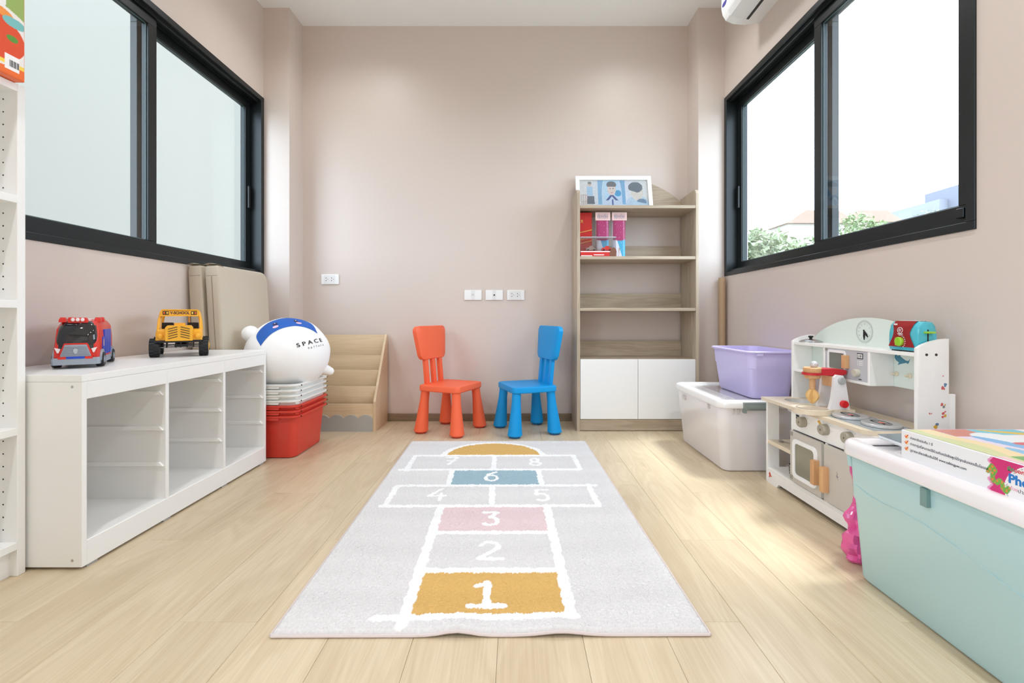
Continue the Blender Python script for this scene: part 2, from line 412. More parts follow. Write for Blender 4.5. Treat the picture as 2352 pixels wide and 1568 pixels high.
gA, gB = ('leaf_light', (120, 138, 98)), ('leaf_pale', (142, 152, 122))
leafy_tree(8.6, 15.2, 3.8, 1.3, 'pale green leafy tree nearest the far pane, low in the window', 1, gB)
leafy_tree(12.2, 19.8, 4.5, 1.5, 'rounded green tree just left of the window mullion', 2, gA)
leafy_tree(18.6, 25.5, 6.3, 1.9, 'taller green tree directly right of the window mullion', 3, gA)
leafy_tree(12.2, 24.8, 5.8, 1.7, 'thin leafy tree at the left edge of the right-hand window', 4, gB)
leafy_tree(27.5, 31.0, 7.6, 2.0, 'pale treetop low in the wide near pane', 5, gB)

# ================================================================ ceiling lamps
for i, (x, y) in enumerate(((-1.03, 2.62), (.79, 2.62), (-1.03, .7), (.79, .7), (-1.03, -1.1), (.79, -1.1))):
    if i == 0:
        l0 = thing('downlight', 'round recessed ceiling downlight', 'lamp', (x, y, ZC), group='recessed ceiling downlights')
        obj('trim_ring', lathe(B(), [(.058, 0), (.058, -.006), (.045, -.008), (.042, 0)], n=28), m_white, l0)
        obj('diffuser', lathe(B(), [(.042, -.001), (.042, -.003)], n=28), M('lamp_glow', (255, 250, 240), emit=14), l0)
    else:
        c = copy_tree(l0); c.location = (x, y, ZC)
    add_light('downlight_glow', 'SPOT', (x, y, ZC-.02), 16 if y > 2 else 40, (.98, 1, 1.03), spot_size=math.radians(150), spot_blend=.8, shadow_soft_size=.05)
# wall sockets
def plate(x, z, kind, label):
    t = thing('wall_plate', label, 'socket', (x, YB, z), group=None)
    obj('cover', bx(-.06, .06, -.009, 0, -.035, .035, .0025), m_white, t)
    m_in = M('plate_insert', (228, 229, 228), .4)
    if kind == 's':
        obj('insert', bx(-.043, .037, -.0105, -.009, -.030, .030, .0008, 1), m_in, t)
        for k, cx in enumerate((-.026, .012)):
            bm = B()
            for dx, dz, w_, h_ in ((0, .009, .0028, .0035), (0, -.009, .0028, .0035), (.012, 0, .0022, .0022)):
                prism(bm, [(cx+dx+w_*math.cos(a), dz+h_*math.sin(a)) for a in [2*PI*q/8 for q in range(8)]], 'xz', -.0112, -.0104)
            obj('socket_hole', bm, m_dark, t, smooth=0)
    else:
        obj('insert', bx(-.0125, .0125, -.0105, -.009, -.033, .033, .0008, 1), m_in, t)
        if kind == 'tv': obj('connector', lathe(B(), [(.0055, -.0105), (.0055, -.013), (.003, -.0132), (.0015, -.0115)], n=16, axis='Y'), M('connector', (70, 72, 75), .4, metal=.6), t)
        else: obj('data_port', bx(-.006, .006, -.0112, -.0105, -.004, .008, .0004, 1), M('port', (205, 207, 208), .4), t)
plate(-1.2905, .983, 's', 'white twin power socket alone on the wall above the wooden book rack')
plate(-.2985, .874, 'd', 'white wall plate with a faint data port, first of the three in a row')
plate(-.1505, .874, 'tv', 'white wall plate with one dark round connector, middle of the three')
plate(-.0015, .874, 's', 'white twin power socket at the bookcase end of the row of three plates')
# air conditioner
ac = thing('air_conditioner', 'white wall-mounted air conditioner above the right-hand window', 'air conditioner', (XR, 2.23, 2.37))
prof = [(0, 2.375), (-.085, 2.362), (-.15, 2.368), (-.19, 2.385), (-.208, 2.415), (-.214, 2.45), (-.214, 2.60), (-.20, 2.645), (-.17, 2.66), (0, 2.66)]
obj('body', prism(B(), [(XR+a, b) for a, b in prof], 'xz', 1.84, 2.632, .004), M('ac_plastic', (236, 240, 241), .35), ac, W=True)
bm = B(); pts = [(-.105, 2.360), (-.15, 2.3645), (-.188, 2.381), (-.204, 2.408), (-.200, 2.412), (-.185, 2.388), (-.15, 2.372), (-.105, 2.366)]
obj('louvre', prism(bm, [(XR+a, b-.001) for a, b in pts], 'xz', 1.89, 2.575), M('ac_flap', (228, 232, 233), .35), ac, W=True)
obj('air_slot', bx(XR-.1, XR-.088, 1.89, 2.575, 2.3585, 2.366), m_dark, ac, W=True, smooth=0)
lg = obj('logo', lathe(B(), [(.021, 0), (.021, -.001)], n=28, axis='X'), M('logo_blue', (62, 58, 150), .4), ac)
lg.data.transform(Matrix.Diagonal((1, 1.3, .55, 1))); lg.data.transform(Matrix.Translation((-.2142, .362, .087)))
# ================================================================ left side
# tall white shelf unit at the left edge
t = thing('shelf_unit', 'tall narrow white shelf unit with peg holes at the left edge of the picture', 'shelf', (-1.525, .95, 0))
for ya, yb in ((1.313, 1.335), (.60, .622)):
    sp = obj('side_panel', bx(-1.645, -1.397, ya, yb, 0, 1.380, .0012, 1), m_white, t, W=True)
    if ya > 1:
        bm = B()
        for xx in (-1.437, -1.60):
            for q in range(36):
                z = .13+q*.0355
                if q % 9 == 8: continue
                lathe(bm, [(.0022, ya-.0004), (.0022, ya+.001)], c=(xx, 0, z), n=8, axis='Y')
        obj('peg_hole', bm, m_dark, sp, W=True, smooth=0, kind='stuff')
for z in (.075, .395, .752, 1.046, 1.3585):
    obj('shelf_board', bx(-1.640, -1.397 if z < 1.3 else -1.397, .622, 1.313, z, z+.021, .001, 1), m_white, t, W=True)
obj('back_panel', bx(-1.651, -1.645, .60, 1.335, .05, 1.378), m_whitem, t, W=True, smooth=0)
obj('plinth', bx(-1.43, -1.42, .622, 1.313, 0, .075), m_white, t, W=True, smooth=0)
# orange play-set box on it
t = thing('toy_box', 'bright orange illustrated cardboard toy box on top of the tall white shelf unit', 'box', (-1.49, 1.05, 1.380))
Y0, Y1, Z0, Z1 = .80, 1.310, 1.3805, 1.84
obj('carton', bx(-1.60, -1.3725, Y0, Y1, Z0, Z1, .002, 1), M('carton_orange', (236, 108, 48), .35), t, W=True)
def art_orange(U, V):
    c = [np.full(U.shape, 238.), np.full(U.shape, 110.), np.full(U.shape, 44.)]
    def put(mask, rgb):
        for k in range(3): c[k] = np.where(mask, rgb[k], c[k])
    def el(cx, cy, rx, ry, a=0):
        x, y = U-cx, V-cy; x, y = x*math.cos(a)+y*math.sin(a), -x*math.sin(a)+y*math.cos(a)
        return (x/rx)**2+(y/ry)**2 < 1
    put(el(.62, .36, .55, .34), (236, 236, 230)); put(el(.66, .33, .5, .27), (150, 176, 96))
    put(el(.7, .22, .42, .2), (236, 232, 228)); put(el(.79, .22, .22, .15, -.2), (222, 78, 40))
    put(el(.76, .26, .045, .05), (232, 206, 60)); put(el(.82, .20, .05, .022), (240, 208, 70)); put(el(.79, .22, .02, .02), (60, 96, 50))
    put(el(.94, .22, .03, .02), (90, 150, 60))
    put(el(.72, .45, .09, .1), (240, 238, 236)); put(el(.72, .60, .07, .07), (244, 242, 240)); put(el(.66, .69, .02, .06, .3), (244, 242, 240)); put(el(.78, .69, .02, .06, -.3), (244, 242, 240))
    put(el(.70, .61, .009, .012), (50, 40, 40)); put(el(.745, .61, .009, .012), (50, 40, 40)); put(el(.72, .58, .02, .01), (230, 130, 130))
    put(el(.56, .42, .06, .09), (240, 170, 160)); put(el(.86, .42, .05, .05), (236, 236, 236)); put(el(.62, .36, .05, .03), (206, 52, 48))
    put(el(.9, .35, .05, .025, -.3), (240, 150, 70)); put(el(.95, .32, .06, .03), (120, 190, 190)); put(el(.84, .5, .02, .03), (80, 150, 70))
    put(el(.3, .55, .2, .1), (250, 220, 90)); put(el(.25, .3, .15, .1), (90, 160, 210))
    put((V > .80) & (V < .86) & (U > .52) & (U < .9+.03*np.sin(U*60)), (246, 236, 232)); put((V > .9) & (U > .5) & (np.sin(U*90)*np.sin(V*70) > .2), (150, 70, 50))
    put((V > .73) & (V < .79) & (U > .55) & (U < .82), (226, 232, 240)); put((V > .08) & (V < .13) & (U > .4) & (U < .86), (110, 176, 220)); put((V > .055) & (V < .08), (248, 214, 84))
    put((U > .90) & (U < .975) & (V > .03) & (V < .12), (244, 244, 244))
    return c
raster('cover_print', t, 300, 300, lambda U, V: (-1.3722, Y0+.003+U*(Y1-Y0-.006), Z0+.004+V*(Z1-Z0-.008)), art_orange, vcol('print_gloss', .35), W=True)
bm = B()
for q in range(9): box(bm, -1.3720, -1.3719, Y1-.041+q*.0028, Y1-.041+q*.0028+(.0018 if q % 3 else .001), Z0+.026, Z0+.044)
obj('bar_code', bm, m_dark, t, W=True, smooth=0)

# white low cabinet of three open bays
CX0, CX1, CY0, CY1, CH = -1.639, -1.245, 1.344, 2.334, .56
t = thing('storage_cabinet', 'long low white open cabinet with three bays of drawer runners under the left window', 'cabinet', ((CX0+CX1)/2, (CY0+CY1)/2, 0))
obj('top_panel', bx(CX0, CX1, CY0, CY1-.016, CH-.02, CH, .001, 1), m_white, t, W=True)
for y0, y1 in ((CY0, CY0+.016), (CY1-.016, CY1)):
    obj('side_panel', bx(CX0, CX1, y0, y1, .008, CH-.0205 if y0 < 2 else CH+.001, .001, 1), m_white, t, W=True)
ds = (1.666, 1.994)
for y in ds: obj('divider', bx(CX0, CX1-.001, y, y+.016, .08, CH-.02), m_white, t, W=True, smooth=0)
obj('bottom_panel', bx(CX0, CX1-.002, CY0+.016, CY1-.016, .064, .08), m_white, t, W=True, smooth=0)
obj('bottom_rail', bx(CX1-.018, CX1, CY0+.016, CY1-.016, .008, .079, .0008, 1), m_white, t, W=True)
bays = ((CY0+.016, ds[0]+.006), (ds[0]+.0072, ds[1]+.006), (ds[1]+.0072, CY1-.016))
for a, b in bays: obj('top_rail', bx(CX1-.018, CX1, a, b, .489, CH-.0206, .0008, 1), m_white, t, W=True)
m_run = M('runner', (246, 247, 246), .25)
for i, (ya, yb) in enumerate(((CY0+.016, ds[0]), (ds[0]+.016, ds[1]), (ds[1]+.016, CY1-.016))):
    for z in (.455, .330, .203):
        for y, s in ((yb, -1), (ya, 1)):
            bm = B(); prism(bm, [(CX0+.02, z-.006), (CX1-.006, z-.006), (CX1-.02, z+.008), (CX0+.02, z+.008)], 'xz', min(y, y+s*.007), max(y, y+s*.007), .001)
            obj('drawer_runner', bm, m_run, t, W=True)
bm = B(); sc = B()
for z in (CH-.034, .028): lathe(bm, [(.004, CY0-.0004), (.004, CY0+.001)], c=(CX1-.028, 0, z), n=12, axis='Y')
obj('cam_screw', bm, m_steel, t, W=True)
for y in (CY0+.02, 1.66, 1.99, CY1-.05): obj('foot', bx(CX1-.1, CX1-.004, y, y+.035, 0, .008), M('foot_grey', (170, 172, 172), .5), t, W=True, smooth=0)

# ---- red toy fire truck (built facing local -Y, then turned)
def wheels(t, xs, ys, r, wd, tyre, hub, knob=0):
    for x in xs:
        for y in ys:
            s = 1 if x > 0 else -1
            bm = B(); a, b = (x-wd/2), (x+wd/2)
            lathe(bm, [(r*.55, a), (r*.93, a), (r, a+wd*.18), (r, b-wd*.18), (r*.93, b), (r*.55, b)], c=(0, y, r), n=28, axis='X')
            if knob:
                for k in range(16):
                    al = 2*PI*k/16
                    for side in (-1, 1):
                        m = Matrix.Translation((x+side*wd*.24, y, r)) @ Matrix.Rotation(al+side*.1, 4, 'X')
                        box(bm, -wd*.22, wd*.22, -r*.1, r*.1, r*.94, r*1.06, 0, 1, m)
            wl = obj('wheel', bm, tyre, t)
            obj('hub', lathe(B(), [(r*.56, s*wd*.36), (r*.5, s*wd*.52), (r*.2, s*wd*.56), (r*.16, s*wd*.6)], c=(x, y, r), n=20, axis='X'), hub, wl)
t = thing('toy_truck', 'red and blue toy rescue truck with a big dark windscreen on the white cabinet', 'toy', (-1.488, 1.618, CH+.001), math.radians(33))
m_tb, m_tgy = M('truck_blue', (34, 74, 190), .3), M('truck_grey', (150, 160, 172), .4)
W2, LF, LB = .066, -.155, .15
sect = [(-W2, .03), (W2, .03), (W2, .095), (W2*.93, .135), (W2*.72, .152), (-W2*.72, .152), (-W2*.93, .135), (-W2, .095)]
def ring(y, sx=1, sz=1, z0=.03): return [(a*sx, y, z0+(b-.03)*sz) for a, b in sect]
obj('body', loft(B(), [ring(LF, .93, .42), ring(LF+.008, .97, .50), ring(LF+.02, 1, .66), ring(LF+.034, 1, .90), ring(LF+.055, 1, 1), ring(LB-.01, 1, 1), ring(LB, .96, .96)]), m_red, t)
# windscreen bulging out of the front
def wr(y, sx, z0, z1): 
    hw = W2*sx; return [(-hw, y, z0), (hw, y, z0), (hw, y, z0+(z1-z0)*.55), (hw*.88, y, z0+(z1-z0)*.86), (hw*.6, y, z1), (-hw*.6, y, z1), (-hw*.88, y, z0+(z1-z0)*.86), (-hw, y, z0+(z1-z0)*.55)]
ws = obj('windscreen', loft(B(), [wr(LF-.003, .66, .066, .094), wr(LF+.001, .80, .062, .110), wr(LF+.010, .87, .060, .128), wr(LF+.028, .90, .06, .146), wr(LF+.045, .92, .06, .151), wr(LF+.06, .9, .06, .152)]), M('smoked_screen', (26, 28, 32), .06, coat=.6), t, smooth=50)
obj('grille', prism(B(), [(-.045, .038), (.045, .038), (.031, .076), (-.031, .076)], 'xz', LF-.009, LF+.02, .002), m_tgy, t)
obj('grille_surround', prism(B(), [(-.051, .036), (.051, .036), (.034, .081), (-.034, .081)], 'xz', LF-.005, LF+.02, .002), m_red, t)
bm = B()
for q in range(6): z = .043+q*.005; hw = .040-.0018*q; box(bm, -hw, hw, LF-.0098, LF-.0085, z, z+.0012)
obj('grille_slats', bm, M('grille_dark', (112, 120, 130), .5), t, smooth=0)
bm = B(); prism(bm, [(0, .045), (.006, .052), (.0065, .061), (0, .064), (-.0065, .061), (-.006, .052)], 'xz', LF-.0115, LF-.009, .0006)
obj('emblem', bm, M('emblem_grey', (176, 184, 192), .35), t)
for s in (-1, 1): obj('headlight', prism(B(), [(s*.061, .067), (s*.044, .063), (s*.049, .050), (s*.053, .050)], 'xz', LF-.003, LF+.004), M('headlight', (236, 226, 228), .3), t)
bm = B()
ch = [(-W2*1.04, .012), (W2*1.04, .012), (W2*1.06, .030), (W2*1.03, .034), (-W2*1.03, .034), (-W2*1.06, .030)]
loft(bm, [[(a*.9, LF-.012, b) for a, b in ch], [(a, LF-.004, b) for a, b in ch], [(a, LB, b) for a, b in ch]])
obj('bumper', bm, m_tgy, t)
obj('plate_strip', bx(-.026, .026, LF-.0135, LF-.004, .031, .038, .001), m_tb, t)
for s in (-1, 1): obj('tow_hook', bx(min(s*.027, s*.05), max(s*.027, s*.05), LF-.0125, LF-.003, .030, .038, .001), m_red, t)
for s in (-1, 1):
    for j, (a, b) in enumerate(((-.088, -.052), (-.05, -.004), (-.002, .045), (.047, .094))):
        z0 = .036 if j else .052
        obj('side_panel', bx(min(s*.060, s*(W2+.003)), max(s*.060, s*(W2+.003)), a, b, z0, .122 if j else .098, .002), m_tb, t)
    obj('wheel_arch', prism(B(), [(-.108+.030*math.cos(a)+.005, .022+.036*math.sin(a)) for a in [PI*q/12 for q in range(13)]], 'yz', s*.060, s*(W2+.005)), m_tgy, t)
    obj('wheel_arch', prism(B(), [(.11+.030*math.cos(a)+.005, .022+.036*math.sin(a)) for a in [PI*q/12 for q in range(13)]], 'yz', s*.060, s*(W2+.005)), m_tgy, t)
    bm = B(); box(bm, min(s*.058, s*(W2+.0045)), max(s*.058, s*(W2+.0045)), -.05, .094, .0335, .038, .001)
    obj('red_sill', bm, m_red, t)
obj('side_badge', prism(B(), [(-.076+.006*math.cos(a), .078+.012*math.sin(a)) for a in [2*PI*q/14 for q in range(14)]], 'yz', W2+.001, W2+.0042), M('badge', (214, 170, 160), .4), t)
lb = obj('light_bar', prism(B(), [(-.030, .146), (.030, .146), (.024, .163), (-.024, .163)], 'xz', -.128, -.10, .002), m_red, t)
for x in (-.014, 0, .014): obj('lamp', lathe(B(), [(.006, -.128), (.0058, -.131), (.003, -.1325)], c=(x, 0, .1565), n=14, axis='Y'), M('lamp_white', (240, 230, 232), .2), lb)
for x, y in ((-.045, -.11), (.048, -.05), (.048, .02), (-.045, .02)):
    obj('roof_beacon', loft(B(), [[(x+a*.011*k, y+b*.014*k, z) for a, b in ((-1, -1), (1, -1), (1, 1), (-1, 1))] for k, z in ((1, .148), (.9, .157), (.6, .164))]), m_red, t)
obj('roof_rail', bx(-.012, .03, -.08, .09, .151, .159, .002), M('roof_white', (232, 226, 228), .35), t)
wheels(t, (-.064, .064), (-.103, .115), .024, .02, m_rubber, m_tgy)

def squeeze(t, sx, sy=1.0):
    """make a toy narrower / shorter while its wheels stay round"""
    for o in t.children:
        if o.name.split('.')[0] in ('wheel', 'wheel_arch'):
            xs = [v.co.x for v in o.data.vertices]; ys = [v.co.y for v in o.data.vertices]
            m = Matrix.Translation(((sx-1)*(min(xs)+max(xs))/2, (sy-1)*(min(ys)+max(ys))/2, 0))
        else: m = Matrix.Diagonal((sx, sy, 1, 1))
        for q in [o]+list(o.children): q.data.transform(m)
squeeze(t, .84, .82)
# ---- yellow toy bus chassis truck
t = thing('toy_bus', 'yellow toy school bus with an open cab and big black tyres on the white cabinet', 'toy', (-1.455, 2.035, CH+.0032), math.radians(33))
m_yel = M('yellow_plastic', (240, 178, 52), .3); L0 = -.125
obj('chassis', bx(-.090, .090, L0-.004, .13, .057, .067, .003), m_dark, t)
obj('body', loft(B(), [[(sx*hw, y, z) for sx, z in ((-1, .066), (1, .066), (1, zt-.01), (.93, zt), (-.93, zt), (-1, zt-.01))] for hw, y, zt in ((.088, L0, .104), (.092, L0+.008, .108), (.092, L0+.05, .112), (.092, .12, .112), (.09, .125, .108))]), m_yel, t)
bm = B()
hood = [(-.054, .066), (.054, .066), (.054, .118), (.046, .127), (-.046, .127), (-.054, .118)]
loft(bm, [[(a*k, y, b-(1-k)*.05) for a, b in hood] for k, y in ((.97, L0-.022), (1, L0-.016), (1, L0+.06))])
obj('hood', bm, m_yel, t)
bm = B()
for q in range(5):
    for s in (-1, 1):
        z = .078+q*.0098
        m = Matrix.Translation((s*.024, L0-.0222, z)) @ Matrix.Rotation(-s*.24*-1 if 0 else s*-.25*-1 if 0 else (.25 if s > 0 else -.25)*-1, 4, 'Y')
        m = Matrix.Translation((s*.024, L0-.0222, z)) @ Matrix.Rotation(s*.25, 4, 'Y')
        box(bm, -.0185, .0185, -.0012, .0012, -.0012, .0012, 0, 1, m)
obj('grille_slots', bm, m_dark, t, smooth=0)
obj('hood_scoop', bx(-.022, .022, L0+.03, L0+.055, .112, .137, .004), m_yel, t)
for s in (-1, 1):
    obj('headlight', ellipsoid(B(), (s*.073, L0-.001, .083), (.013, .008, .011), 16, 10), m_yel, t)
    bm = B(); tube(bm, [(s*.086, L0+.045, .105), (s*.082, L0+.062, .15), (s*.073, L0+.07, .186)], .0065, 8); obj('cab_pillar', bm, m_yel, t)
    bm = B(); tube(bm, [(s*.086, .105, .105), (s*.082, .103, .15), (s*.073, .10, .186)], .006, 8); obj('cab_pillar', bm, m_yel, t)
    bm = B(); tube(bm, [(s*.03, .10, .105), (s*.03, .10, .186)], .004, 8) if s > 0 else tube(bm, [(s*.0881, L0+.04, .107), (s*.0881, .10, .107)], .004, 8)
    obj('cab_bar', bm, m_yel, t)
    obj('seat', bx(min(s*.028, s*.075), max(s*.028, s*.075), L0+.09, L0+.13, .105, .137, .004), m_dark, t)
    bm = B()
    for q in range(8): box(bm, s*.0515-.0225+q*.0056, s*.0515-.0195+q*.0056, L0+.0875, L0+.092, .116, .139)
    obj('seat_ribs', bm, M('dark_ribs', (46, 46, 48), .5), t, smooth=0)
bm = B()
rf = [(-.078, .165), (.078, .165), (.078, .186), (.070, .194), (-.070, .194), (-.078, .186)]
loft(bm, [[(a, y, b) for a, b in rf] for y in (L0+.05, L0+.066)])
obj('roof_sign', bm, m_yel, t)
obj('roof', bx(-.074, .074, L0+.05, .11, .183, .194, .004), m_yel, t)
text(t, 'V-SCHOOL', .0155, (0, L0+.0495, .174), (1, 0, 0), (0, 0, 1), M('print_black', (40, 34, 60), .5), name='sign_text', align='CENTER', bold=.0004)
for s in (-1, 1):
    lp = obj('lamp_panel', bx(min(s*.044, s*.068), max(s*.044, s*.068), L0+.0485, L0+.051, .1715, .1855, .001), m_dark, t)
    for x, c in ((.050, 'y'), (.062, 'o')): obj('lamp', lathe(B(), [(.0042, L0+.0485), (.003, L0+.0475)], c=(s*x, 0, .1785), n=12, axis='Y'), M('lamp_'+c, (244, 210, 90) if c == 'y' else (236, 108, 60), .3), lp)
for y in (L0+.035, .085): obj('axle', tube(B(), [(-.09, y, .037), (.09, y, .037)], .003, 8), m_steel, t)
bm = B()
for x in (-.05, -.015, .004, .03, .055): box(bm, x-.003, x+.003, L0+.02, L0+.05, .035, .058, .001)
box(bm, -.02, .03, L0+.02, .1, .040, .05, .002)
obj('suspension', bm, m_dark, t)
wheels(t, (-.097, .097), (L0+.035, .085), .036, .034, m_rubber, m_yel, knob=1)

squeeze(t, .86)
# ---- folded foam mats leaning against the left wall
m_mat = M('mat_vinyl', (196, 186, 168), .45, bump=.1)
def foam_mat(name_label, X0, th, Y0, Y1, h, lean, zipped=True):
    t = thing('foam_mat', name_label, 'mat', (X0, (Y0+Y1)/2, 0))
    t.rotation_euler = (0, -lean, 0)
    hy = (Y1-Y0)/2; arc_ = lambda cy, cz, r, a0: [(cy+r*math.cos(math.radians(a0+15*i)), cz+r*math.sin(math.radians(a0+15*i))) for i in range(7)]
    pts = arc_(hy-.05, h-.05, .05, 0)+arc_(-hy+.012, h-.012, .012, 90)+arc_(-hy+.012, .012, .012, 180)+arc_(hy-.03, .03, .03, 270)
    bm = B(); loft(bm, [[(x, p[0]*k, (p[1]-h/2)*k+h/2) for p in pts] for x, k in ((-th/2, .97), (-th/2+.010, 1), (th/2-.012, 1), (th/2-.004, .993), (th/2, .98))])
    obj('cover', bm, m_mat, t)
    if zipped: obj('zip', bx(-.002, .002, -(Y1-Y0)/2-.001, -(Y1-Y0)/2+.002, .04, h-.055), M('zip', (150, 138, 118), .6), t, smooth=0)
    bm = B()
    for s in (-1, 1): tube(bm, [(s*(th/2-.010), -(Y1-Y0)/2+.001, .04), (s*(th/2-.010), -(Y1-Y0)/2+.001, h-.045)], .0012, 6)
    obj('piping', bm, m_mat, t)
    bm = B(); tube(bm, [(-th/2+.006, -(Y1-Y0)/2+.001, h-.052), (th/2-.006, -(Y1-Y0)/2+.001, h-.052)], .0018, 6)
    obj('top_seam', bm, M('zip', (150, 138, 118)), t)
    fl_ = [[(-th/2-.004+.012*math.sin(v*3), -(Y1-Y0)/2-.006+v*.09, h-.001+.006*math.sin(v*5+1)+k) for v in [q/8 for q in range(9)]] for k in (0, .003)]
    fl_ = [[(x_+.002, y_, z_) for x_, y_, z_ in fl_[0]], [(x_+.03, y_, z_+.006) for x_, y_, z_ in fl_[0]], [(x_+.06, y_, z_) for x_, y_, z_ in fl_[0]]]
    obj('loose_flap', loft(B(), fl_, False, False, closed=False), m_mat, t)
    return t
foam_mat('beige folded foam mat leaning directly on the left wall, behind the other mat', -1.558, .068, 2.345, 2.80, .985, .055, False)
foam_mat('beige folded foam mat in front, leaning beside the round plush', -1.470, .068, 2.345, 2.81, .985, .058)

# ---- nested bins
def ring3(hx, hy, r, z, n=6): return [(x, y, z) for x, y in rrect(hx, hy, r, n)]
def tub(t, hx, hy, h, tx, ty, mat, rim=.017, rh=.011, r=.05, wall=.003, name='body', lip=.0):
    """open tapered tub: outer top half sizes hx,hy (under the rim); tx,ty taper at the base"""
    o = [ring3(hx-tx-.012, hy-ty-.012, r*.7, 0), ring3(hx-tx-.003, hy-ty-.003, r*.8, .004), ring3(hx-tx, hy-ty, r*.85, .014), ring3(hx, hy, r, h-rh),
         ring3(hx+rim-.002, hy+rim-.002, r+rim*.6, h-rh), ring3(hx+rim, hy+rim, r+rim*.6, h-rh+.002), ring3(hx+rim, hy+rim, r+rim*.6, h-.002), ring3(hx+rim-.002, hy+rim-.002, r+rim*.6, h),
         ring3(hx-wall+.002, hy-wall+.002, r, h), ring3(hx-wall, hy-wall, r, h-.004), ring3(hx-tx-wall, hy-ty-wall, r*.8, .016), ring3(hx-tx-wall-.012, hy-ty-wall-.012, r*.7, .006)]
    return obj(name, loft(B(), o), mat, t)
m_rb, m_wb = M('red_bin', (214, 66, 52), .38), M('white_bin', (236, 238, 236), .38)
bcx, bcy = -1.245, 2.568
first = {}
ords = ['lowest', 'second', 'third']
wl = ['lowest white plastic bin, resting on the red ones in the stack', 'second white plastic bin from below in the nested stack', 'third white plastic bin from below in the nested stack', 'topmost white plastic bin, directly under the round plush']
rl = ['red plastic bin at the very bottom of the nested stack, its side fully showing', 'middle one of three nested red bins, only its rim showing', 'topmost red bin, its rim directly below the white rims']
for i in range(7):
    red = i < 3; k = 'r' if red else 'w'; lab = rl[i] if red else wl[i-3]; grp = 'nested red bins' if red else 'nested white bins'
    loc = (bcx+random.uniform(-.001, .001), bcy+random.uniform(-.002, .002), .0005+.0265*i)
    if k not in first:
        t = thing('storage_bin', lab, 'bin', loc, group=grp); mt = m_rb if red else m_wb
        tub(t, .128, .188, .222, .016, .018, mt, r=.045)
        bm = B()
        for sx in (-1, 1):
            for sy in (-1, 1): lathe(bm, [(.0035, .128+.0155), (.0035, .1459)], c=(0, sy*.163, .2155), n=10, axis='X') if sx > 0 else None
        obj('rim_hole', bm, m_dark, t)
        bm = B()
        for sy in (-1, 1): prism(bm, [(-.05, .2105), (.05, .2105), (.045, .200), (-.045, .200)], 'xz', min(sy*.186, sy*.203), max(sy*.186, sy*.203), .001)
        for sx in (-1, 1): box(bm, min(sx*.126, sx*.143), max(sx*.126, sx*.143), -.188, -.184, .203, .211)
        obj('stacking_rib', bm, mt, t); first[k] = t
    else:
        c = copy_tree(first[k]); c.location = loc; c['label'] = lab
# ---- round astronaut cushion
PC = Vector((-1.240, 2.550, .522)); PR = Vector((.214, .205, .196))
t = thing('plush_cushion', 'round white plush astronaut cushion with a blue visor sitting on the nested bins', 'cushion', (PC.x, PC.y, .36))
def plush_pt(d, off=0):
    d = d.normalized(); k = 1+.018*noise.noise(d*2.1)+.008*noise.noise(d*5)
    return PC+Vector((d.x*(PR.x+off), d.y*(PR.y+off), d.z*(PR.z+off)))*k
bm = B(); bmesh.ops.create_uvsphere(bm, u_segments=64, v_segments=48, radius=1)
for v in bm.verts: v.co = plush_pt(v.co)
m_pl = M('plush_white', (247, 248, 249), .85, bump=.5, bscale=220)
obj('body', bm, m_pl, t, W=True, smooth=180)
cdir = (Vector((0, 0, CAM_Z))-PC).normalized()
va = Vector((-cdir.y, cdir.x, 0)).normalized(); va = va if va.x > 0 else -va
vb = cdir.cross(va); vb = vb if vb.z > 0 else -vb
def dirv(a, b, c): return (va*a+vb*b+cdir*c).normalized()
def on_ball(nv, rv, off):
    nv = nv.normalized(); rv = (rv-nv*rv.dot(nv)).normalized(); up = nv.cross(rv)
    if up.dot(vb) < 0: up = -up
    def f(x, y, z=0):
        rho = math.hypot(x, y)/PR.x
        d = nv if rho < 1e-6 else nv*math.cos(rho)+(rv*x+up*y)/PR.x*math.sin(rho)/rho
        return plush_pt(d, off+abs(z))
    return f
def patch(name, f, outline, mat, n=14):
    """fill an outline (list of x,y) as a fan of rings on the ball"""
    cx = sum(p[0] for p in outline)/len(outline); cy = sum(p[1] for p in outline)/len(outline)
    bm = B(); rings = [[tuple(f(cx+(p[0]-cx)*k/n, cy+(p[1]-cy)*k/n)) for p in outline] for k in range(n, 0, -1)]
    loft(bm, rings, False, True)
    return obj(name, bm, mat, t, W=True, smooth=180)
fv = on_ball(dirv(-.10, .84, .52), dirv(.975, .20, -.22), .0015)
out = []
for q in range(40):
    a = 2*PI*q/40; x, y = math.cos(a), math.sin(a)
    X_ = math.copysign(abs(x)**.55, x)*.152; Y_ = math.copysign(abs(y)**.7, y)*.072
    if y < 0: Y_ = -.060-.034*(X_/.152)**2 if abs(x) < .93 else -.094+.05*(abs(x)-.93)/.07
    out.append((X_, Y_))
out = [(.160*math.sin(a), -.082+.150*math.cos(a)**.55) for a in [-PI/2+PI*q/30 for q in range(1, 30)]]+[(x, -.050-.038*(x/.16)**2) for x in [.160-.320*q/24 for q in range(25)]]
patch('visor', fv, out, M('visor_blue', (20, 92, 184), .6))
fe = on_ball(dirv(-.10, .84, .52), dirv(.975, .20, -.22), .0028)
circ = lambda cx, cy, rx, ry: [(cx+rx*math.cos(2*PI*q/18), cy-ry*math.sin(2*PI*q/18)) for q in range(18)]
for s in (-1, 1):
    ey = patch('eye', fe, circ(s*.052+.01, .004, .012, .016), M('eye_navy', (40, 36, 96), .4), 4)
    patch('cheek', fe, circ(s*.058+.01, -.022, .015, .010), M('cheek_pink', (236, 196, 222), .7), 4)
    patch('eye_glint', on_ball(dirv(-.10, .84, .52), dirv(.975, .20, -.22), .004), circ(s*.052+.01, .009, .003, .004), m_white, 2)
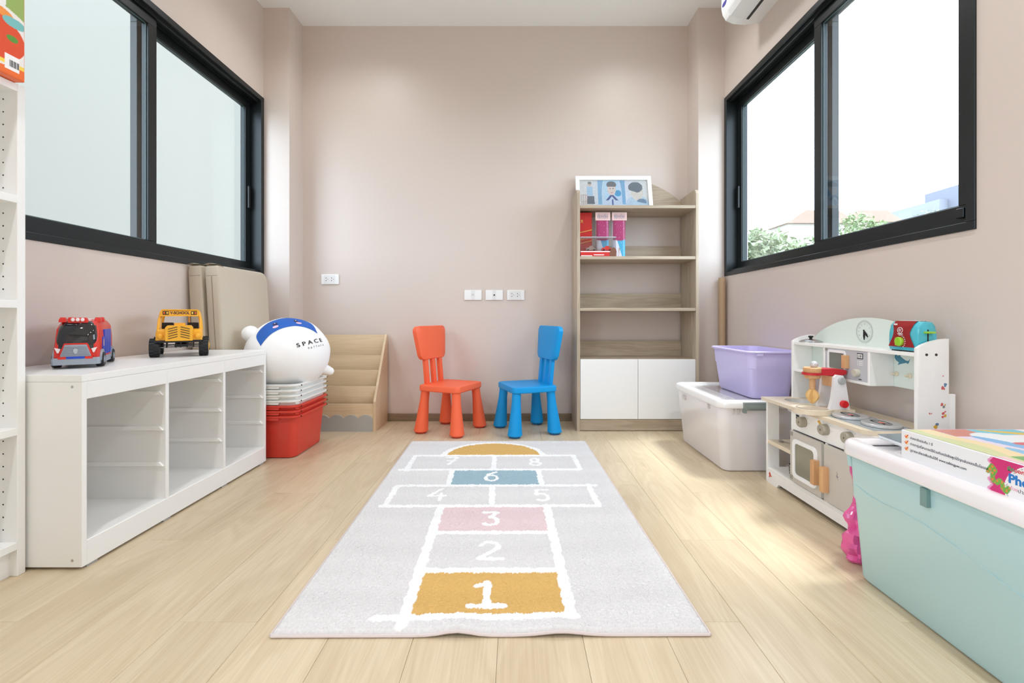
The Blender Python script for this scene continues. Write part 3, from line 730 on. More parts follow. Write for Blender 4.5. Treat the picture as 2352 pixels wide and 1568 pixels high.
ft = on_ball(dirv(.52, .27, .81), dirv(.84, .22, -.5), .0018)
text(t, 'S P A C E', .032, None, None, None, M('print_charcoal', (58, 60, 64), .6), name='lettering', depth=.0003, align='CENTER', W=True, bold=.0005, warp=lambda x, y, z: ft(x*1.28-.004, y-.002, z))
text(t, 'P A T T A Y A', .0165, None, None, None, M('print_grey', (142, 146, 150), .6), name='lettering', depth=.0003, align='CENTER', W=True, warp=lambda x, y, z: ft(x*1.1+.022, y-.028, z))
def lobe(name, d, r, k): obj(name, ellipsoid(B(), tuple(PC+Vector((d.x*PR.x, d.y*PR.y, d.z*PR.z))*k), r, 24, 16), m_pl, t, W=True, smooth=180)
lobe('ear', dirv(-.82, .56, .1), (.042, .045, .042), 1.02)
lobe('ear', dirv(.1, .75, -.62), (.042, .045, .042), 1.0)
bm = B(); p0 = PC+dirv(.86, -.42, .15)*.17; p1 = PC+dirv(.90, -.44, .1)*.245
tube(bm, [p0, p0.lerp(p1, .6), p1, p1+(p1-p0).normalized()*.01], [.032, .026, .020, .010], 16); obj('foot', bm, m_pl, t, W=True, smooth=60)

# ---- wooden book display rack
t = thing('book_rack', 'low sloping pale wooden book rack with a grey scalloped front panel', 'rack', (-1.18, 3.1, 0))
BX0, BX1 = -1.466, -.888
side = [(2.962, 0), (3.245, 0), (3.245, .603), (3.225, .603), (2.972, .196), (2.962, .186)]
for xa, xb in ((BX0, BX0+.015), (BX1-.015, BX1)): obj('side_panel', prism(B(), side, 'yz', xa, xb, .0012), m_birchv, t, W=True)
tiers = ((3.215, .600, .40), (3.150, .464, .30), (3.083, .373, .22), (3.015, .276, .13), (2.966, .172, .0))
for y, zt, zb in tiers: obj('tier_board', prism(B(), [(y, zt), (y+.012, zt), (y+.004, zb), (y-.008, zb)], 'yz', BX0+.0155, BX1-.0155, .001), m_birch, t, W=True)
for y, zt, zb in tiers[1:]: obj('tier_shelf', bx(BX0+.0155, BX1-.0155, y+.012, 3.2, zb+.015, zb+.025), m_birch, t, W=True, smooth=0)
pts = [(BX1-.016, .0), (BX1-.016, .068)]
nsc = 6; ws_ = (BX1-BX0-.032)/nsc
for q in range(nsc):
    xc = BX1-.016-ws_*(q+.5)
    for a in range(1, 12): al = PI*a/12; pts.append((xc+ws_/2*math.cos(al), .072+.032*math.sin(al)))
    pts.append((xc-ws_/2, .070))
pts.append((BX0+.016, 0))
obj('scalloped_panel', prism(B(), pts, 'xz', 2.953, 2.9655), M('scallop_grey', (172, 176, 172), .5), t, W=True, smooth=30)
bm = B()
for y, z in ((3.0, .16), (3.06, .26), (3.13, .36), (3.2, .5), (3.0, .04), (3.18, .04)): lathe(bm, [(.0028, BX1-.0005), (.0028, BX1+.0006)], c=(0, y, z), n=8, axis='X')
obj('screw', bm, M('screw_dark', (120, 100, 80), .5), t, W=True)
# ================================================================ centre: chairs
def kid_chair(label, loc, rz, mat):
    """seat forward = local +Y"""
    t = thing('childs_chair', label, 'chair', loc, rz, group=None)
    hx, hy = .156, .146
    seat = [[(x, y, z) for x, y in rrect(hx*k, hy*k, .03, 6)] for k, z in ((.975, .262), (1, .267), (1, .292), (.985, .298), (.95, .300), (.80, .296), (.5, .294))]
    obj('seat', loft(B(), seat), mat, t)
    for sx in (-1, 1):
        for sy in (-1, 1):
            cx, cy = sx*(hx-.036), sy*(hy-.034); ox, oy = sx*.022, sy*.020
            prof = [(.027, .266), (.028, .20), (.035, .12), (.043, .03), (.0455, .016), (.038, .009)]
            rings = []
            for r, z in prof:
                k = 1-z/.266; rings.append([(cx+ox*k+r*math.cos(2*PI*q/24), cy+oy*k+r*math.sin(2*PI*q/24), z) for q in range(24)])
            lg = obj('leg', loft(B(), rings), mat, t)
            obj('glide', lathe(B(), [(.034, .009), (.034, .002), (.030, 0)], c=(cx+ox*.97, cy+oy*.97, 0), n=20), M(mat.name+'_glide', tuple(int(v) for v in {'o': (190, 60, 40), 'b': (20, 90, 150)}[mat.name[0]]), .5), lg)
    lean = .10
    yb = -hy+.018
    for x in (-.078, 0, .078):
        m = Matrix.Translation((x, yb, .285)) @ Matrix.Rotation(lean*.9, 4, 'X')
        obj('slat', bx(-.0175, .0175, -.011, .011, 0, .21, .003, 2, m), mat, t)
    # back board: rounded, slightly flaring to the top, curved
    bm = B(); rings = []
    for th, k in ((-.0165, .965), (-.013, 1), (.013, 1), (.0165, .965)):
        ring = []
        for x, z in rrect(.151, .106, .036, 7):
            x2 = x*(1+.12*z/.104)*k; z2 = z*k
            ring.append((x2, th-.3*x2*x2+.0, z2+.008*math.cos(min(abs(x2)/.16, 1)*PI/2)*(1 if z > 0 else 0)))
        rings.append(ring)
    # subdivide via multiple interior rings on the faces for the curve
    def face_rings(th, k0):
        out = []
        for k in (k0*.7, k0*.4, k0*.15):
            out.append([(x*(1+.12*z/.104)*k, th-.3*(x*(1+.12*z/.104)*k)**2, z*k) for x, z in rrect(.151, .106, .036, 7)])
        return out
    rings = face_rings(-.0165, .965)[::-1]+rings+face_rings(.0165, .965)
    loft(bm, rings)
    bm.transform(Matrix.Translation((0, yb-.022, .557)) @ Matrix.Rotation(lean, 4, 'X'))
    obj('backrest', bm, mat, t)
    return t
m_or, m_bl = M('orange_plastic', (244, 108, 70), .42, spec=.35), M('blue_plastic', (0, 150, 220), .42, spec=.35)
kid_chair('orange plastic child\'s chair turned towards the blue one, by the far wall', (-.415, 3.0, 0), math.atan2(-.105, .231)-PI/2, m_or)
kid_chair('blue plastic child\'s chair standing beside the wooden bookcase', (.068, 2.985, 0), math.atan2(-.09, -.245)-PI/2, m_bl)

# ================================================================ rug
RO = Vector((-.555, 1.063, 0)); RU = Vector((.434+.555, .006, 0)).normalized(); RV = Vector((-.598+.555, 2.681-1.063, 0)).normalized()
RW, RL = .996, 1.620
t = thing('rug', 'cream hopscotch rug with numbered squares lying on the oak floor', 'rug', tuple(RO))
def wob(U, V, s=1): return .0018*np.sin(U*61+V*23)*np.cos(V*47-U*13)+.0013*np.sin(U*143+V*97)+.0012*np.cos(V*171-U*119)
def seg(U, V, a, b):
    ax, ay = a; bx_, by_ = b; dx, dy = bx_-ax, by_-ay; L2 = dx*dx+dy*dy+1e-9
    k = np.clip(((U-ax)*dx+(V-ay)*dy)/L2, 0, 1); return np.hypot(U-ax-k*dx, V-ay-k*dy)
def arc(cx, cy, rx, ry, a0, a1, n=10): return [(cx+rx*math.cos(math.radians(a0+(a1-a0)*i/n)), cy+ry*math.sin(math.radians(a0+(a1-a0)*i/n))) for i in range(n+1)]
DIG = {1: [[(-.22, .34), (.0, .5), (.0, -.5)], [(-.32, -.5), (.34, -.5)]],
       2: [arc(0, .24, .28, .26, 165, -40)+[(-.3, -.5), (.36, -.5)]],
       3: [[(-.28, .48), (.26, .48), (-.02, .1)]+arc(-.02, -.18, .3, .28, 80, -140)],
       4: [[(.1, .5), (-.36, -.14), (.36, -.14)], [(.16, .1), (.16, -.5)]],
       5: [[(.3, .5), (-.22, .5), (-.26, .06)]+arc(-.02, -.16, .3, .32, 110, -140)],
       6: [[(.2, .5), (-.12, .25)]+arc(0, -.2, .28, .3, 150, 510, 18)],
       7: [[(-.3, .5), (.32, .5), (-.06, -.5)], [(-.2, .02), (.26, .02)]],
       8: [arc(0, .26, .22, .24, 0, 360, 16), arc(0, -.24, .28, .26, 0, 360, 16)]}
def fl2rug(px, py):
    Y = CAM_Z*FPX/(py-725); X = (px-1185)*Y/FPX; d = Vector((X, Y, 0))-RO
    return d.dot(RU), d.dot(RV)
# pattern dimensions in rug metres (u across, v along)
def q(px, py): return fl2rug(px, py)
r1a, r1b = q(950, 1415), q(1282, 1322)
digits = [(1, q(1122, 1371), .125, .102), (2, q(1130, 1270), .100, .100), (3, q(1135, 1197), .090, .108), (4, q(1015, 1142), .095, .115), (5, q(1254, 1142), .085, .115), (6, q(1140, 1099), .090, .110), (7, q(1048, 1064), .085, .110), (8, q(1240, 1065), .085, .110)]
yel, blu, pnk, wht, gry = (212, 172, 102), (152, 178, 190), (222, 200, 203), (240, 240, 240), (217, 215, 215)
vl = {k: q(1150, y)[1] for k, y in {'a': 1422, 'b': 1316, 'c': 1229, 'd': 1167.5, 'e': 1120.5, 'f': 1083.5, 'g': 1051}.items()}
uL, uR = q(960, 1380)[0]-.014, q(1292, 1380)[0]+.014
o45 = (q(895, 1166)[0], q(1382, 1166)[0]); o78 = (q(948, 1081)[0], q(1342, 1081)[0]); um = q(1140, 1140)[0]
def rug_cols(U, V):
    u = U*RW; v = V*RL; u2 = u+wob(u, v); v2 = v+wob(v+.3, u)
    c = [np.full(U.shape, float(k)) for k in gry]; wh = np.zeros(U.shape)
    def put(m, rgb):
        for k in range(3): c[k] = np.where(m, rgb[k], c[k])
    def line(a, b, w_=.012):
        nonlocal wh
        wh = np.maximum(wh, seg(u2, v2, a, b) < w_)
    put((u2 > uL) & (u2 < uR) & (v2 > vl['a']) & (v2 < vl['b']), yel)
    put((u2 > uL) & (u2 < uR) & (v2 > vl['c']) & (v2 < vl['d']), pnk)
    put((u2 > uL+.01) & (u2 < uR-.01) & (v2 > vl['e']) & (v2 < vl['f']), blu)
    rs = (q(1252, 1048)[0]-q(1040, 1048)[0])/2; cs = (q(1252, 1048)[0]+q(1040, 1048)[0])/2; hs = q(1146, 1023)[1]-vl['g']
    e = ((u2-cs)/rs)**2+((v2-vl['g'])/hs)**2
    put((v2 > vl['g']) & (e < 1), yel); wh = np.maximum(wh, (v2 > vl['g']) & (e > 1) & (((u2-cs)/(rs+.03))**2+((v2-vl['g'])/(hs+.022))**2 < 1))
    line((uL-.07, vl['a']-.004), (uR+.01, vl['a']), .012); line((uL, vl['b']), (uR, vl['b']), .013)
    line((uL, vl['c']), (uR, vl['c'])); line((o45[0]-.01, vl['d']), (o45[1], vl['d'])); line((o45[0], vl['e']), (o45[1]+.03, vl['e']))
    line((o78[0]-.03, vl['f']), (o78[1], vl['f'])); line((o78[0], vl['g']), (o78[1], vl['g']))
    line((uL, vl['a']-.03), (uL, vl['d']), .015); line((uR, vl['a']), (uR, vl['d']), .015); line((uL, vl['e']), (uL, vl['f'])); line((uR, vl['e']), (uR, vl['f']))
    line((um, vl['d']), (um, vl['e'])); line((um, vl['f']), (um, vl['g']))
    for o in (o45,): line((o[0], vl['d']), (o[0], vl['e'])); line((o[1], vl['d']), (o[1], vl['e']+.01))
    for o in (o78,): line((o[0], vl['f']-.01), (o[0], vl['g'])); line((o[1], vl['f']), (o[1], vl['g']))
    for n_, (cu, cv), w_, h_ in digits:
        for st in DIG[n_]:
            for a, b in zip(st, st[1:]):
                line((cu+a[0]*w_, cv+a[1]*h_), (cu+b[0]*w_, cv+b[1]*h_), .0105 if n_ == 1 else .0085 if n_ < 4 else .0075)
    put(wh > 0, wht)
    n_ = .975+.045*np.random.RandomState(3).rand(*U.shape)+.012*np.sin(v*36+np.sin(u*4))*np.sin(v*13)
    return [k*n_ for k in c], wh
def rug_pos(U, V):
    u = U*RW; v = V*RL; rs = np.random.RandomState(5)
    edge = np.minimum(np.minimum(u, RW-u), np.minimum(v, RL-v))
    wh = rug_cols(U, V)[1]
    h = .012*np.clip(edge/.007, 0, 1)**.5+.0040*rs.rand(*U.shape)+.0008*wh+.0008*np.sin(u*400+3*np.sin(v*230))*np.sin(v*380)
    bump_ = .010*np.exp(-((u-.42)/.045)**2-(v/.05)**2)+.008*np.exp(-((u-.66)/.06)**2-(v/.05)**2)
    z = h+bump_
    jx = .0008*(rs.rand(*U.shape)-.5)
    return [RO[k]+RU[k]*(u+jx)+RV[k]*v+(z if k == 2 else 0) for k in range(3)]
raster('pile', t, 420, 680, rug_pos, lambda U, V: rug_cols(U, V)[0], vcol('rug_pile', .95, bump=.7, bscale=420, dist=.002), W=True)
bm = B(); rings = []
def edge_pt(u, v):
    b_ = .010*math.exp(-((u-.42)/.045)**2-(v/.05)**2)+.008*math.exp(-((u-.66)/.06)**2-(v/.05)**2)
    return RO+RU*u+RV*v+Vector((0, 0, .0042+b_))
path = [(u*RW/40, -.002) for u in range(41)]+[(RW+.002, v*RL/20) for v in range(21)]+[(RW-u*RW/40, RL+.002) for u in range(41)]+[(-.002, RL-v*RL/20) for v in range(21)]
tube(bm, [edge_pt(*p) for p in path], .0036, 6); obj('binding', bm, M('rug_binding', (214, 202, 200), .8, bump=.5, bscale=600), t, W=True)

# ================================================================ bookcase
t = thing('bookcase', 'tall grey-oak bookcase with open shelves and two white doors against the far wall', 'bookcase', (.77, 3.1, 0))
KX0, KX1, KY0, KY1 = .386, 1.159, 2.964, 3.246
sp = [(KY0, 0), (KY1, 0), (KY1, 1.62), (KY1-.05, 1.62), (KY1-.10, 1.60), (KY1-.17, 1.555), (KY0+.05, 1.532)]+[(KY0+.028*(1-math.sin(a)), 1.504+.028*math.cos(a)) for a in [PI*q_/12*1.0 for q_ in range(6, 7)]]+[(KY0, 1.50)]
sp = [(KY0, 0), (KY1, 0), (KY1, 1.535), (KY0+.035, 1.535), (KY0+.018, 1.530), (KY0+.006, 1.518), (KY0, 1.50)]
for xa, xb in ((KX0, KX0+.020), (KX1-.020, KX1)): obj('side_panel', prism(B(), sp, 'yz', xa, xb, .0012), m_bookv, t, W=True)
ix0, ix1 = KX0+.0205, KX1-.0205
for zt in (1.430, 1.107, .780): obj('shelf_board', bx(ix0, ix1, KY0+.002, KY1-.004, zt-.019, zt, .001, 1), m_book, t, W=True)
obj('cabinet_top', bx(ix0, ix1, KY0+.018, KY1-.004, .437, .455), m_book, t, W=True, smooth=0)
obj('cabinet_bottom', bx(ix0, ix1, KY0+.018, KY1-.004, .060, .078), m_book, t, W=True, smooth=0)
obj('cabinet_back', bx(ix0, ix1, KY1-.016, KY1-.004, .078, .437), m_book, t, W=True, smooth=0)
obj('plinth', bx(ix0, ix1, KY0+.004, KY0+.02, 0.004, .074), m_book, t, W=True, smooth=0)
for zb in (1.107, .780, .455): obj('back_rail', bx(ix0, ix1, KY1-.016, KY1-.004, zb+.0005, zb+.103), m_book, t, W=True, smooth=0)
n_ = 24; ap = [(ix0, 1.4305)]+[(ix1, 1.4305)]+[(ix1-(ix1-ix0)*i/n_, 1.51+.158*math.sin(PI*i/n_)**.8) for i in range(n_+1)]
obj('arched_back', prism(B(), ap, 'xz', KY1-.016, KY1-.004), m_book, t, W=True, smooth=30)
xm = (KX0+KX1)/2
for a, b in ((ix0+.0015, xm-.0012), (xm+.0012, ix1-.0015)): obj('door', bx(a, b, KY0, KY0+.016, .0765, .4545, .001, 1), m_white, t, W=True)
# framed picture
t = thing('picture_frame', 'white framed print of a boy in three poses, leaning on top of the bookcase', 'picture', (.665, 3.15, 1.431))
t.rotation_euler = (-.26, 0, 0)
FW, FH = .258, .262
bm = B(); 
for a in ((-FW, FW, 0, .03), (-FW, FW, FH-.03, FH)): box(bm, a[0], a[1], -.012, .004, a[2], a[3], .001, 1)
for a in ((-FW, -FW+.026), (FW-.026, FW)): box(bm, a[0], a[1], -.012, .004, .03, FH-.03, .001, 1)
obj('frame', bm, m_white, t)
obj('backing', bx(-FW+.01, FW-.01, .004, .008, .01, FH-.01), M('backing', (190, 180, 170), .8), t, smooth=0)
def photo(U, V):
    rs = np.random.RandomState(9)
    c = [226-30*np.exp(-((U-.46)/.16)**2)*1.6, 222+0*U-6*np.exp(-((U-.46)/.2)**2), 218+22*np.exp(-((U-.5)/.25)**2)]
    def put(m, rgb):
        for k in range(3): c[k] = np.where(m, rgb[k], c[k])
    def el(cx, cy, rx, ry): return ((U-cx)/rx)**2+((V-cy)/ry)**2 < 1
    g = np.abs(U-.47) < .2; put(g & (V > .1) & (~el(.47, .3, .15, 1.2)), (126, 176, 212))
    put(el(.56, .52, .05, .12), (60, 160, 206))
    # small standing figure
    put(el(.15, .86, .028, .07), (206, 178, 160)); put(el(.15, .91, .03, .04), (110, 108, 112)); put((np.abs(U-.15) < .045) & (V > .42) & (V < .78), (170, 200, 224))
    put((np.abs(U-.16) < .05+.02*(.42-V)) & (V > .12) & (V < .42), (92, 100, 114)); put((np.abs(np.abs(U-.16)-.02) < .01) & (V < .12), (214, 190, 176))
    for k in (.02, .05, .08, .105): put((np.abs(U-k-(V-.3)*.03) < .005) & (V < .48), (200, 168, 160))
    put((np.abs(V-.46) < .012) & (U > .015) & (U < .11), (200, 168, 160)); put((np.abs(V-.2) < .01) & (U > .015) & (U < .11), (200, 168, 160))
    # middle boy
    put(el(.48, -.02, .15, .44), (202, 214, 232)); put(el(.47, .66, .062, .22), (228, 206, 196)); put(el(.47, .84, .072, .13) & (V > .76), (96, 98, 104))
    put(((np.abs(U-.485-(.42-V)*.35) < .02) | (np.abs(U-.455+(.42-V)*.35) < .02)) & (V > .25) & (V < .46), (52, 74, 140)); put((np.abs(U-.478) < .012) & (V > .08) & (V < .3), (44, 64, 136))
    put(el(.45, .70, .010, .02) | el(.495, .70, .010, .02), (80, 70, 70)); put(el(.472, .54, .018, .018), (206, 140, 134))
    # large figure, head bowed
    put(el(.84, .08, .17, .36), (190, 208, 222)); put(el(.84, .55, .09, .3), (226, 212, 200)); put(el(.82, .74, .105, .2) & (V+.8*(U-.8) > .58), (104, 112, 122))
    put(el(.9, .2, .07, .12) & (V > .1) & (np.abs(V-.3+.5*(U-.8)) < .08), (110, 134, 160))
    n_ = 1+.16*(rs.rand(*U.shape)-.5)*1.0
    n2 = (np.sin(U*150)*np.sin(V*70) > .55)*14.
    return [k*n_+n2 for k in c]
raster('print', t, 200, 100, lambda U, V: (-FW+.026+U*(2*FW-.052), -.002+0*U, .03+V*(FH-.06)), photo, vcol('print_photo', .6))
obj('glazing', bx(-FW+.026, FW-.026, -.008, -.0065, .03, FH-.03), glass('bubble_film', (.93, .95, .96), 1.5, .25), t, smooth=0)
# red carton
SZ = 1.1075
t = thing('bottle_carton', 'tall red gift carton with diagonal gold stripes beside the bookcase side', 'box', (.452, 3.08, SZ))
obj('carton', bx(-.042, .042, -.04, .04, 0, .292, .001, 1), M('carton_red', (190, 32, 30), .35), t)
m_gold = M('gold_print', (206, 160, 72), .4)
bm = B()
for z in (.088, .158): prism(bm, [(-.042, z), (.042, z+.02), (.042, z+.025), (-.042, z+.005)], 'xz', -.0406, -.0399)
obj('gold_stripe', bm, m_gold, t, smooth=0)
text(t, 'Red Label', .021, (0, -.0401, .118), (1, 0, .238), (0, 0, 1), m_gold, name='lettering', align='CENTER', squash=.8)
bm = B(); lathe(bm, [(.007, -.0405), (.007, -.0399)], c=(-.024, 0, .238), n=10, axis='Y'); box(bm, -.035, -.013, -.0405, -.0399, .226, .228); obj('crest', bm, m_gold, t)
# two cone packets
m_pkt = M('packet_white', (226, 226, 232), .3)
def pk(U, V):
    c = [np.full(U.shape, 214.), np.full(U.shape, 222.), np.full(U.shape, 232.)]
    def put(m, rgb):
        for k in range(3): c[k] = np.where(m, rgb[k], c[k])
    put(V < .5+.1*U, (216, 220, 228)); put((U+V*.9 > .72) & (V < .5), (74, 168, 206)); put(V > .44+.10*(U-.5)**2, (166, 52, 104))
    put((V < .24) & (np.abs(U-.42-.3*(V)) < .2*V), (170, 140, 110)); put((np.sin(U*31+V*17)*np.sin(V*53-U*9) > .985), (240, 240, 244))  # sparse white specks are glints painted into the packet colour
    return c
def hd(U, V):
    k = np.sin(U*23+3)*np.sin(V*17)
    return [np.where(k > .3, 96, np.where(k < -.4, 190, 232)), np.where(k > .3, 160, np.where(k < -.4, 90, 202)), np.where(k > .3, 170, np.where(k < -.4, 120, 196))]
def packet(x, label):
    t = thing('cone_packet', label, 'packet', (x, 3.05, SZ))
    bm = B(); pts = []
    loft(bm, [[(px_*k, py_*k, z) for px_, py_ in rrect(.042, .024, .022, 5)] for k, z in ((.9, 0), (1, .01), (1.02, .12), (1.0, .22), (.94, .262))])
    obj('bag', bm, m_pkt, t)
    raster('cone_print', t, 40, 90, lambda U, V: ((U-.5)*.080, -.0262-.0006*np.abs(np.sin(U*20+V*30))+1.02*(.022-np.sqrt(np.clip(.022**2-np.clip(np.abs((U-.5)*.080)/1.02-.020, 0, .0219)**2, 0, 1))), .004+V*.236), pk, vcol('print_gloss'))
    obj('header_card', bx(-.048, .048, -.027, -.024, .238, .29), M('header_pink', (232, 200, 196), .5), t, smooth=0)
    raster('header_print', t, 24, 12, lambda U, V: ((U-.5)*.07, -.0274+0*U, .248+V*.034), hd, vcol('print_gloss'))
packet(.561, 'pink and blue cone packet standing directly next to the red carton')
packet(.668, 'pink and blue cone packet at the open end of the shelf items')
# clear display case with toy cars
t = thing('display_case', 'clear plastic case with a red printed base in front of the shelf packets', 'box', (.523, 2.994, SZ))
obj('case', bx(-.112, .112, -.026, .022, .034, .122, .002), glass('clear_case', (.94, .95, .96), 1.2, .05), t)
bm = B()
for z in (.118, ): box(bm, -.113, .113, -.0265, .0225, z, z+.006, .001)
obj('case_lid', bm, film('clear_rim', (210, 214, 222), .55), t)
obj('base_card', bx(-.113, .113, -.0275, .023, 0, .034, .001), M('case_red', (206, 46, 42), .4), t)
bm = B(); box(bm, -.113, .113, -.0279, -.0274, .026, .032); box(bm, -.03, .035, -.0279, -.0274, .006, .011); box(bm, -.11, -.04, -.0279, -.0274, .0, .005)
obj('white_stripe', bm, m_white, t, smooth=0)
bm = B(); prism(bm, [(.072, .0), (.112, .0), (.114, .03), (.108, .05), (.094, .056), (.078, .044), (.070, .02)], 'xz', -.0292, -.028)
obj('brown_cutout', bm, M('cutout_brown', (122, 78, 56), .5), t, smooth=0)
def mini_car(x, mat, label):
    t = thing('toy_car', label, 'toy', (x, 2.99, SZ+.0345))
    obj('body', loft(B(), [[(xx, -.012*k, z), (xx, .012*k, z), (xx, .012*k, z+h_), (xx, -.012*k, z+h_)] for xx, k, z, h_ in ((-.032, .8, .006, .010), (-.026, 1, .005, .016), (-.014, 1, .005, .017), (-.008, .9, .005, .027), (.01, .9, .005, .028), (.018, 1, .005, .016), (.030, .9, .006, .010))]), mat, t)
    for a in (-.019, .019):
        for b in (-.012, .012): obj('wheel', lathe(B(), [(.006, b-.003), (.006, b+.003)], c=(a, 0, .006), n=12, axis='Y'), m_rubber, t)
mini_car(-.045+.523, M('car_taupe', (150, 128, 118), .35), 'tiny taupe toy car inside the clear case, next to the bookcase side')
mini_car(.055+.523, m_red, 'tiny red toy car inside the clear case')
# cardboard tube in the far corner
t = thing('cardboard_tube', 'long brown cardboard tube standing in the corner under the window', 'tube', (1.333, 3.030, 0)); t.rotation_euler = (0, 0, 0)
obj('tube', lathe(B(), [(.021, 0), (.021, .975), (.018, .975), (.018, .01)], n=28), M('cardboard', (178, 150, 118), .7, bump=.1), t)
# ================================================================ right side: bins
def tub_world(t, x0, x1, y0, y1, z0, z1, tp, mat, r, rim, rh, wall=.004, name='body', sub=None):
    cx, cy, hx, hy = (x0+x1)/2, (y0+y1)/2, (x1-x0)/2, (y1-y0)/2
    def rg(ins, z, rr): return [(a, b, z) for a, b in rrect(hx-ins, hy-ins, rr, 8, cx, cy)]
    h = z1-z0
    o = [rg(tp+.016, z0, r*.55), rg(tp+.006, z0+.003, r*.7), rg(tp, z0+.013, r*.8), rg(tp*.35, z0+h*.62, r*.95), rg(tp*.3-.002, z0+h*.64, r*.95), rg(0, z1-rh, r),
         rg(-rim+.002, z1-rh, r+rim), rg(-rim, z1-rh+.002, r+rim), rg(-rim, z1-.003, r+rim), rg(-rim+.003, z1, r+rim),
         rg(wall-.002, z1, r), rg(wall, z1-.004, r), rg(tp+wall, z0+.016, r*.7), rg(tp+wall+.012, z0+.006, r*.5)]
    return obj(name, loft(B(), o), mat, t, W=True)
# clear bin with lid
t = thing('storage_bin', 'large translucent white storage bin with a grey-latched lid, carrying the lilac tub', 'bin', (1.145, 2.47, 0))
m_clr = M('clear_plastic', (234, 232, 236), .22, sss=.15, coat=.3)
tub_world(t, .945, 1.342, 2.165, 2.77, .0005, .312, .026, m_clr, .05, .006, .012)
def lid(t, x0, x1, y0, y1, z0, z1, mat, ledge, top_mat, r=.06):
    cx, cy, hx, hy = (x0+x1)/2, (y0+y1)/2, (x1-x0)/2, (y1-y0)/2
    rg = lambda ins, z: [(a, b, z) for a, b in rrect(hx-ins, hy-ins, max(r-ins*.7, .012), 8, cx, cy)]
    o = [rg(.004, z0+.002), rg(.001, z0), rg(0, z0+.003), rg(.001, z1-.014), rg(.004, z1-.006), rg(.010, z1-.001), rg(.016, z1), rg(ledge-.004, z1), rg(ledge, z1-.003), rg(ledge+.004, z1-.010), rg(ledge+.006, z1-.012), rg(ledge+.006, z1-.016), rg(.01, z1-.022)]
    l = obj('lid', loft(B(), o, True, False), mat, t, W=True)
    return l, (x0+ledge+.004, x1-ledge-.004, y0+ledge+.004, y1-ledge-.004)
l, (a, b, c, d) = lid(t, .932, 1.352, 2.145, 2.785, .306, .340, M('lid_white', (240, 240, 240), .18, coat=.5), .04, None)
obj('lid_panel', bx(a, b, c, d, .328, .3305, .001, 1), M('lid_smoke', (196, 196, 200), .1, coat=.5), l, W=True)
bm = B()
for q_ in range(6): box(bm, .985+q_*.012, .991+q_*.012, 2.25, 2.68, .3305, .3325)
obj('lid_rib', bm, M('lid_white'), l, W=True, smooth=0)
bm = B(); box(bm, 1.04, 1.20, 2.130, 2.150, .298, .334, .004); box(bm, 1.055, 1.185, 2.126, 2.134, .306, .322, .002); box(bm, 1.038, 1.050, 2.128, 2.15, .286, .30, .002); box(bm, 1.183, 1.197, 2.128, 2.15, .286, .30, .002)
obj('latch', bm, M('latch_grey', (128, 138, 134), .4), t, W=True)
for a in ((.936, .9475, 2.60, 2.64, .262, .285), (.936, .9475, 2.28, 2.296, .278, .300), (1.0, 1.006, 2.155, 2.167, .275, .30), (1.022, 1.028, 2.155, 2.167, .275, .30)): obj('bracket', bx(*a, .001), M('clear_bracket', (206, 200, 198), .3), t, W=True)
# lilac tub
t = thing('storage_bin', 'open lilac plastic tub standing on the lid of the clear bin', 'bin', (1.225, 2.43, .3308))
m_lil = M('lilac_plastic', (204, 196, 240), .35)
tub_world(t, 1.102, 1.346, 2.215, 2.64, .3310, .562, .024, m_lil, .045, .014, .010)
bm = B(); prism(bm, [(1.135, .551), (1.165, .551), (1.163, .540), (1.137, .540)], 'xz', 2.203, 2.218, .001); obj('rim_tab', bm, m_lil, t, W=True)
# teal bin in front
t = thing('storage_bin', 'big pale teal storage bin with a glossy white lid at the near right corner', 'bin', (1.14, .93, 0))
m_teal = M('teal_plastic', (176, 209, 212), .3, sss=.03, coat=.15)
tub_world(t, .938, 1.344, .52, 1.325, .0005, .352, .020, m_teal, .022, .004, .016)
l, (a, b, c, d) = lid(t, .920, 1.354, .50, 1.345, .345, .385, M('lid_gloss', (236, 232, 234), .15, coat=.6), .032, None, r=.045)
obj('lid_panel', bx(a-.002, b+.002, c-.002, 1.24, .3655, .3730, .002, 1), M('lid_gloss'), l, W=True)
obj('lid_floor', bx(a-.004, b+.004, c-.004, d+.004, .361, .3660, .001, 1), M('lid_gloss'), l, W=True, smooth=0)
o = [[(x_, y_, z) for x_, y_ in rrect(.165-k, .345-k, .03, 6, 1.14, .885)] for k, z in ((0, .3725), (.002, .377), (.010, .377), (.012, .3725))]
obj('lid_ridge', loft(B(), o, False, False), M('lid_gloss'), l, W=True)
for y in (1.06, .72): obj('bracket', bx(.929, .9395, y, y+.018, .295, .337, .0015), M('teal_bracket', (118, 150, 146), .4), t, W=True)
bm = B(); prism(bm, [(.944, .338), (.985, .338), (.980, .304), (.947, .304)], 'xz', 1.322, 1.338, .002); obj('corner_hook', bm, m_teal, t, W=True)
bm = B()
tube(bm, [(.938+(.004*(.336-z)/.11 if z > .2255 else .0072+(.2185-z)*.063)-.0006, y, z) for y, z in ((1.30, .262), (1.25, .252), (1.20, .249), (1.14, .253), (1.08, .250), (1.0, .236), (.90, .21), (.80, .19), (.62, .17))], .0011, 6)
obj('mould_line', bm, m_teal, t, W=True)
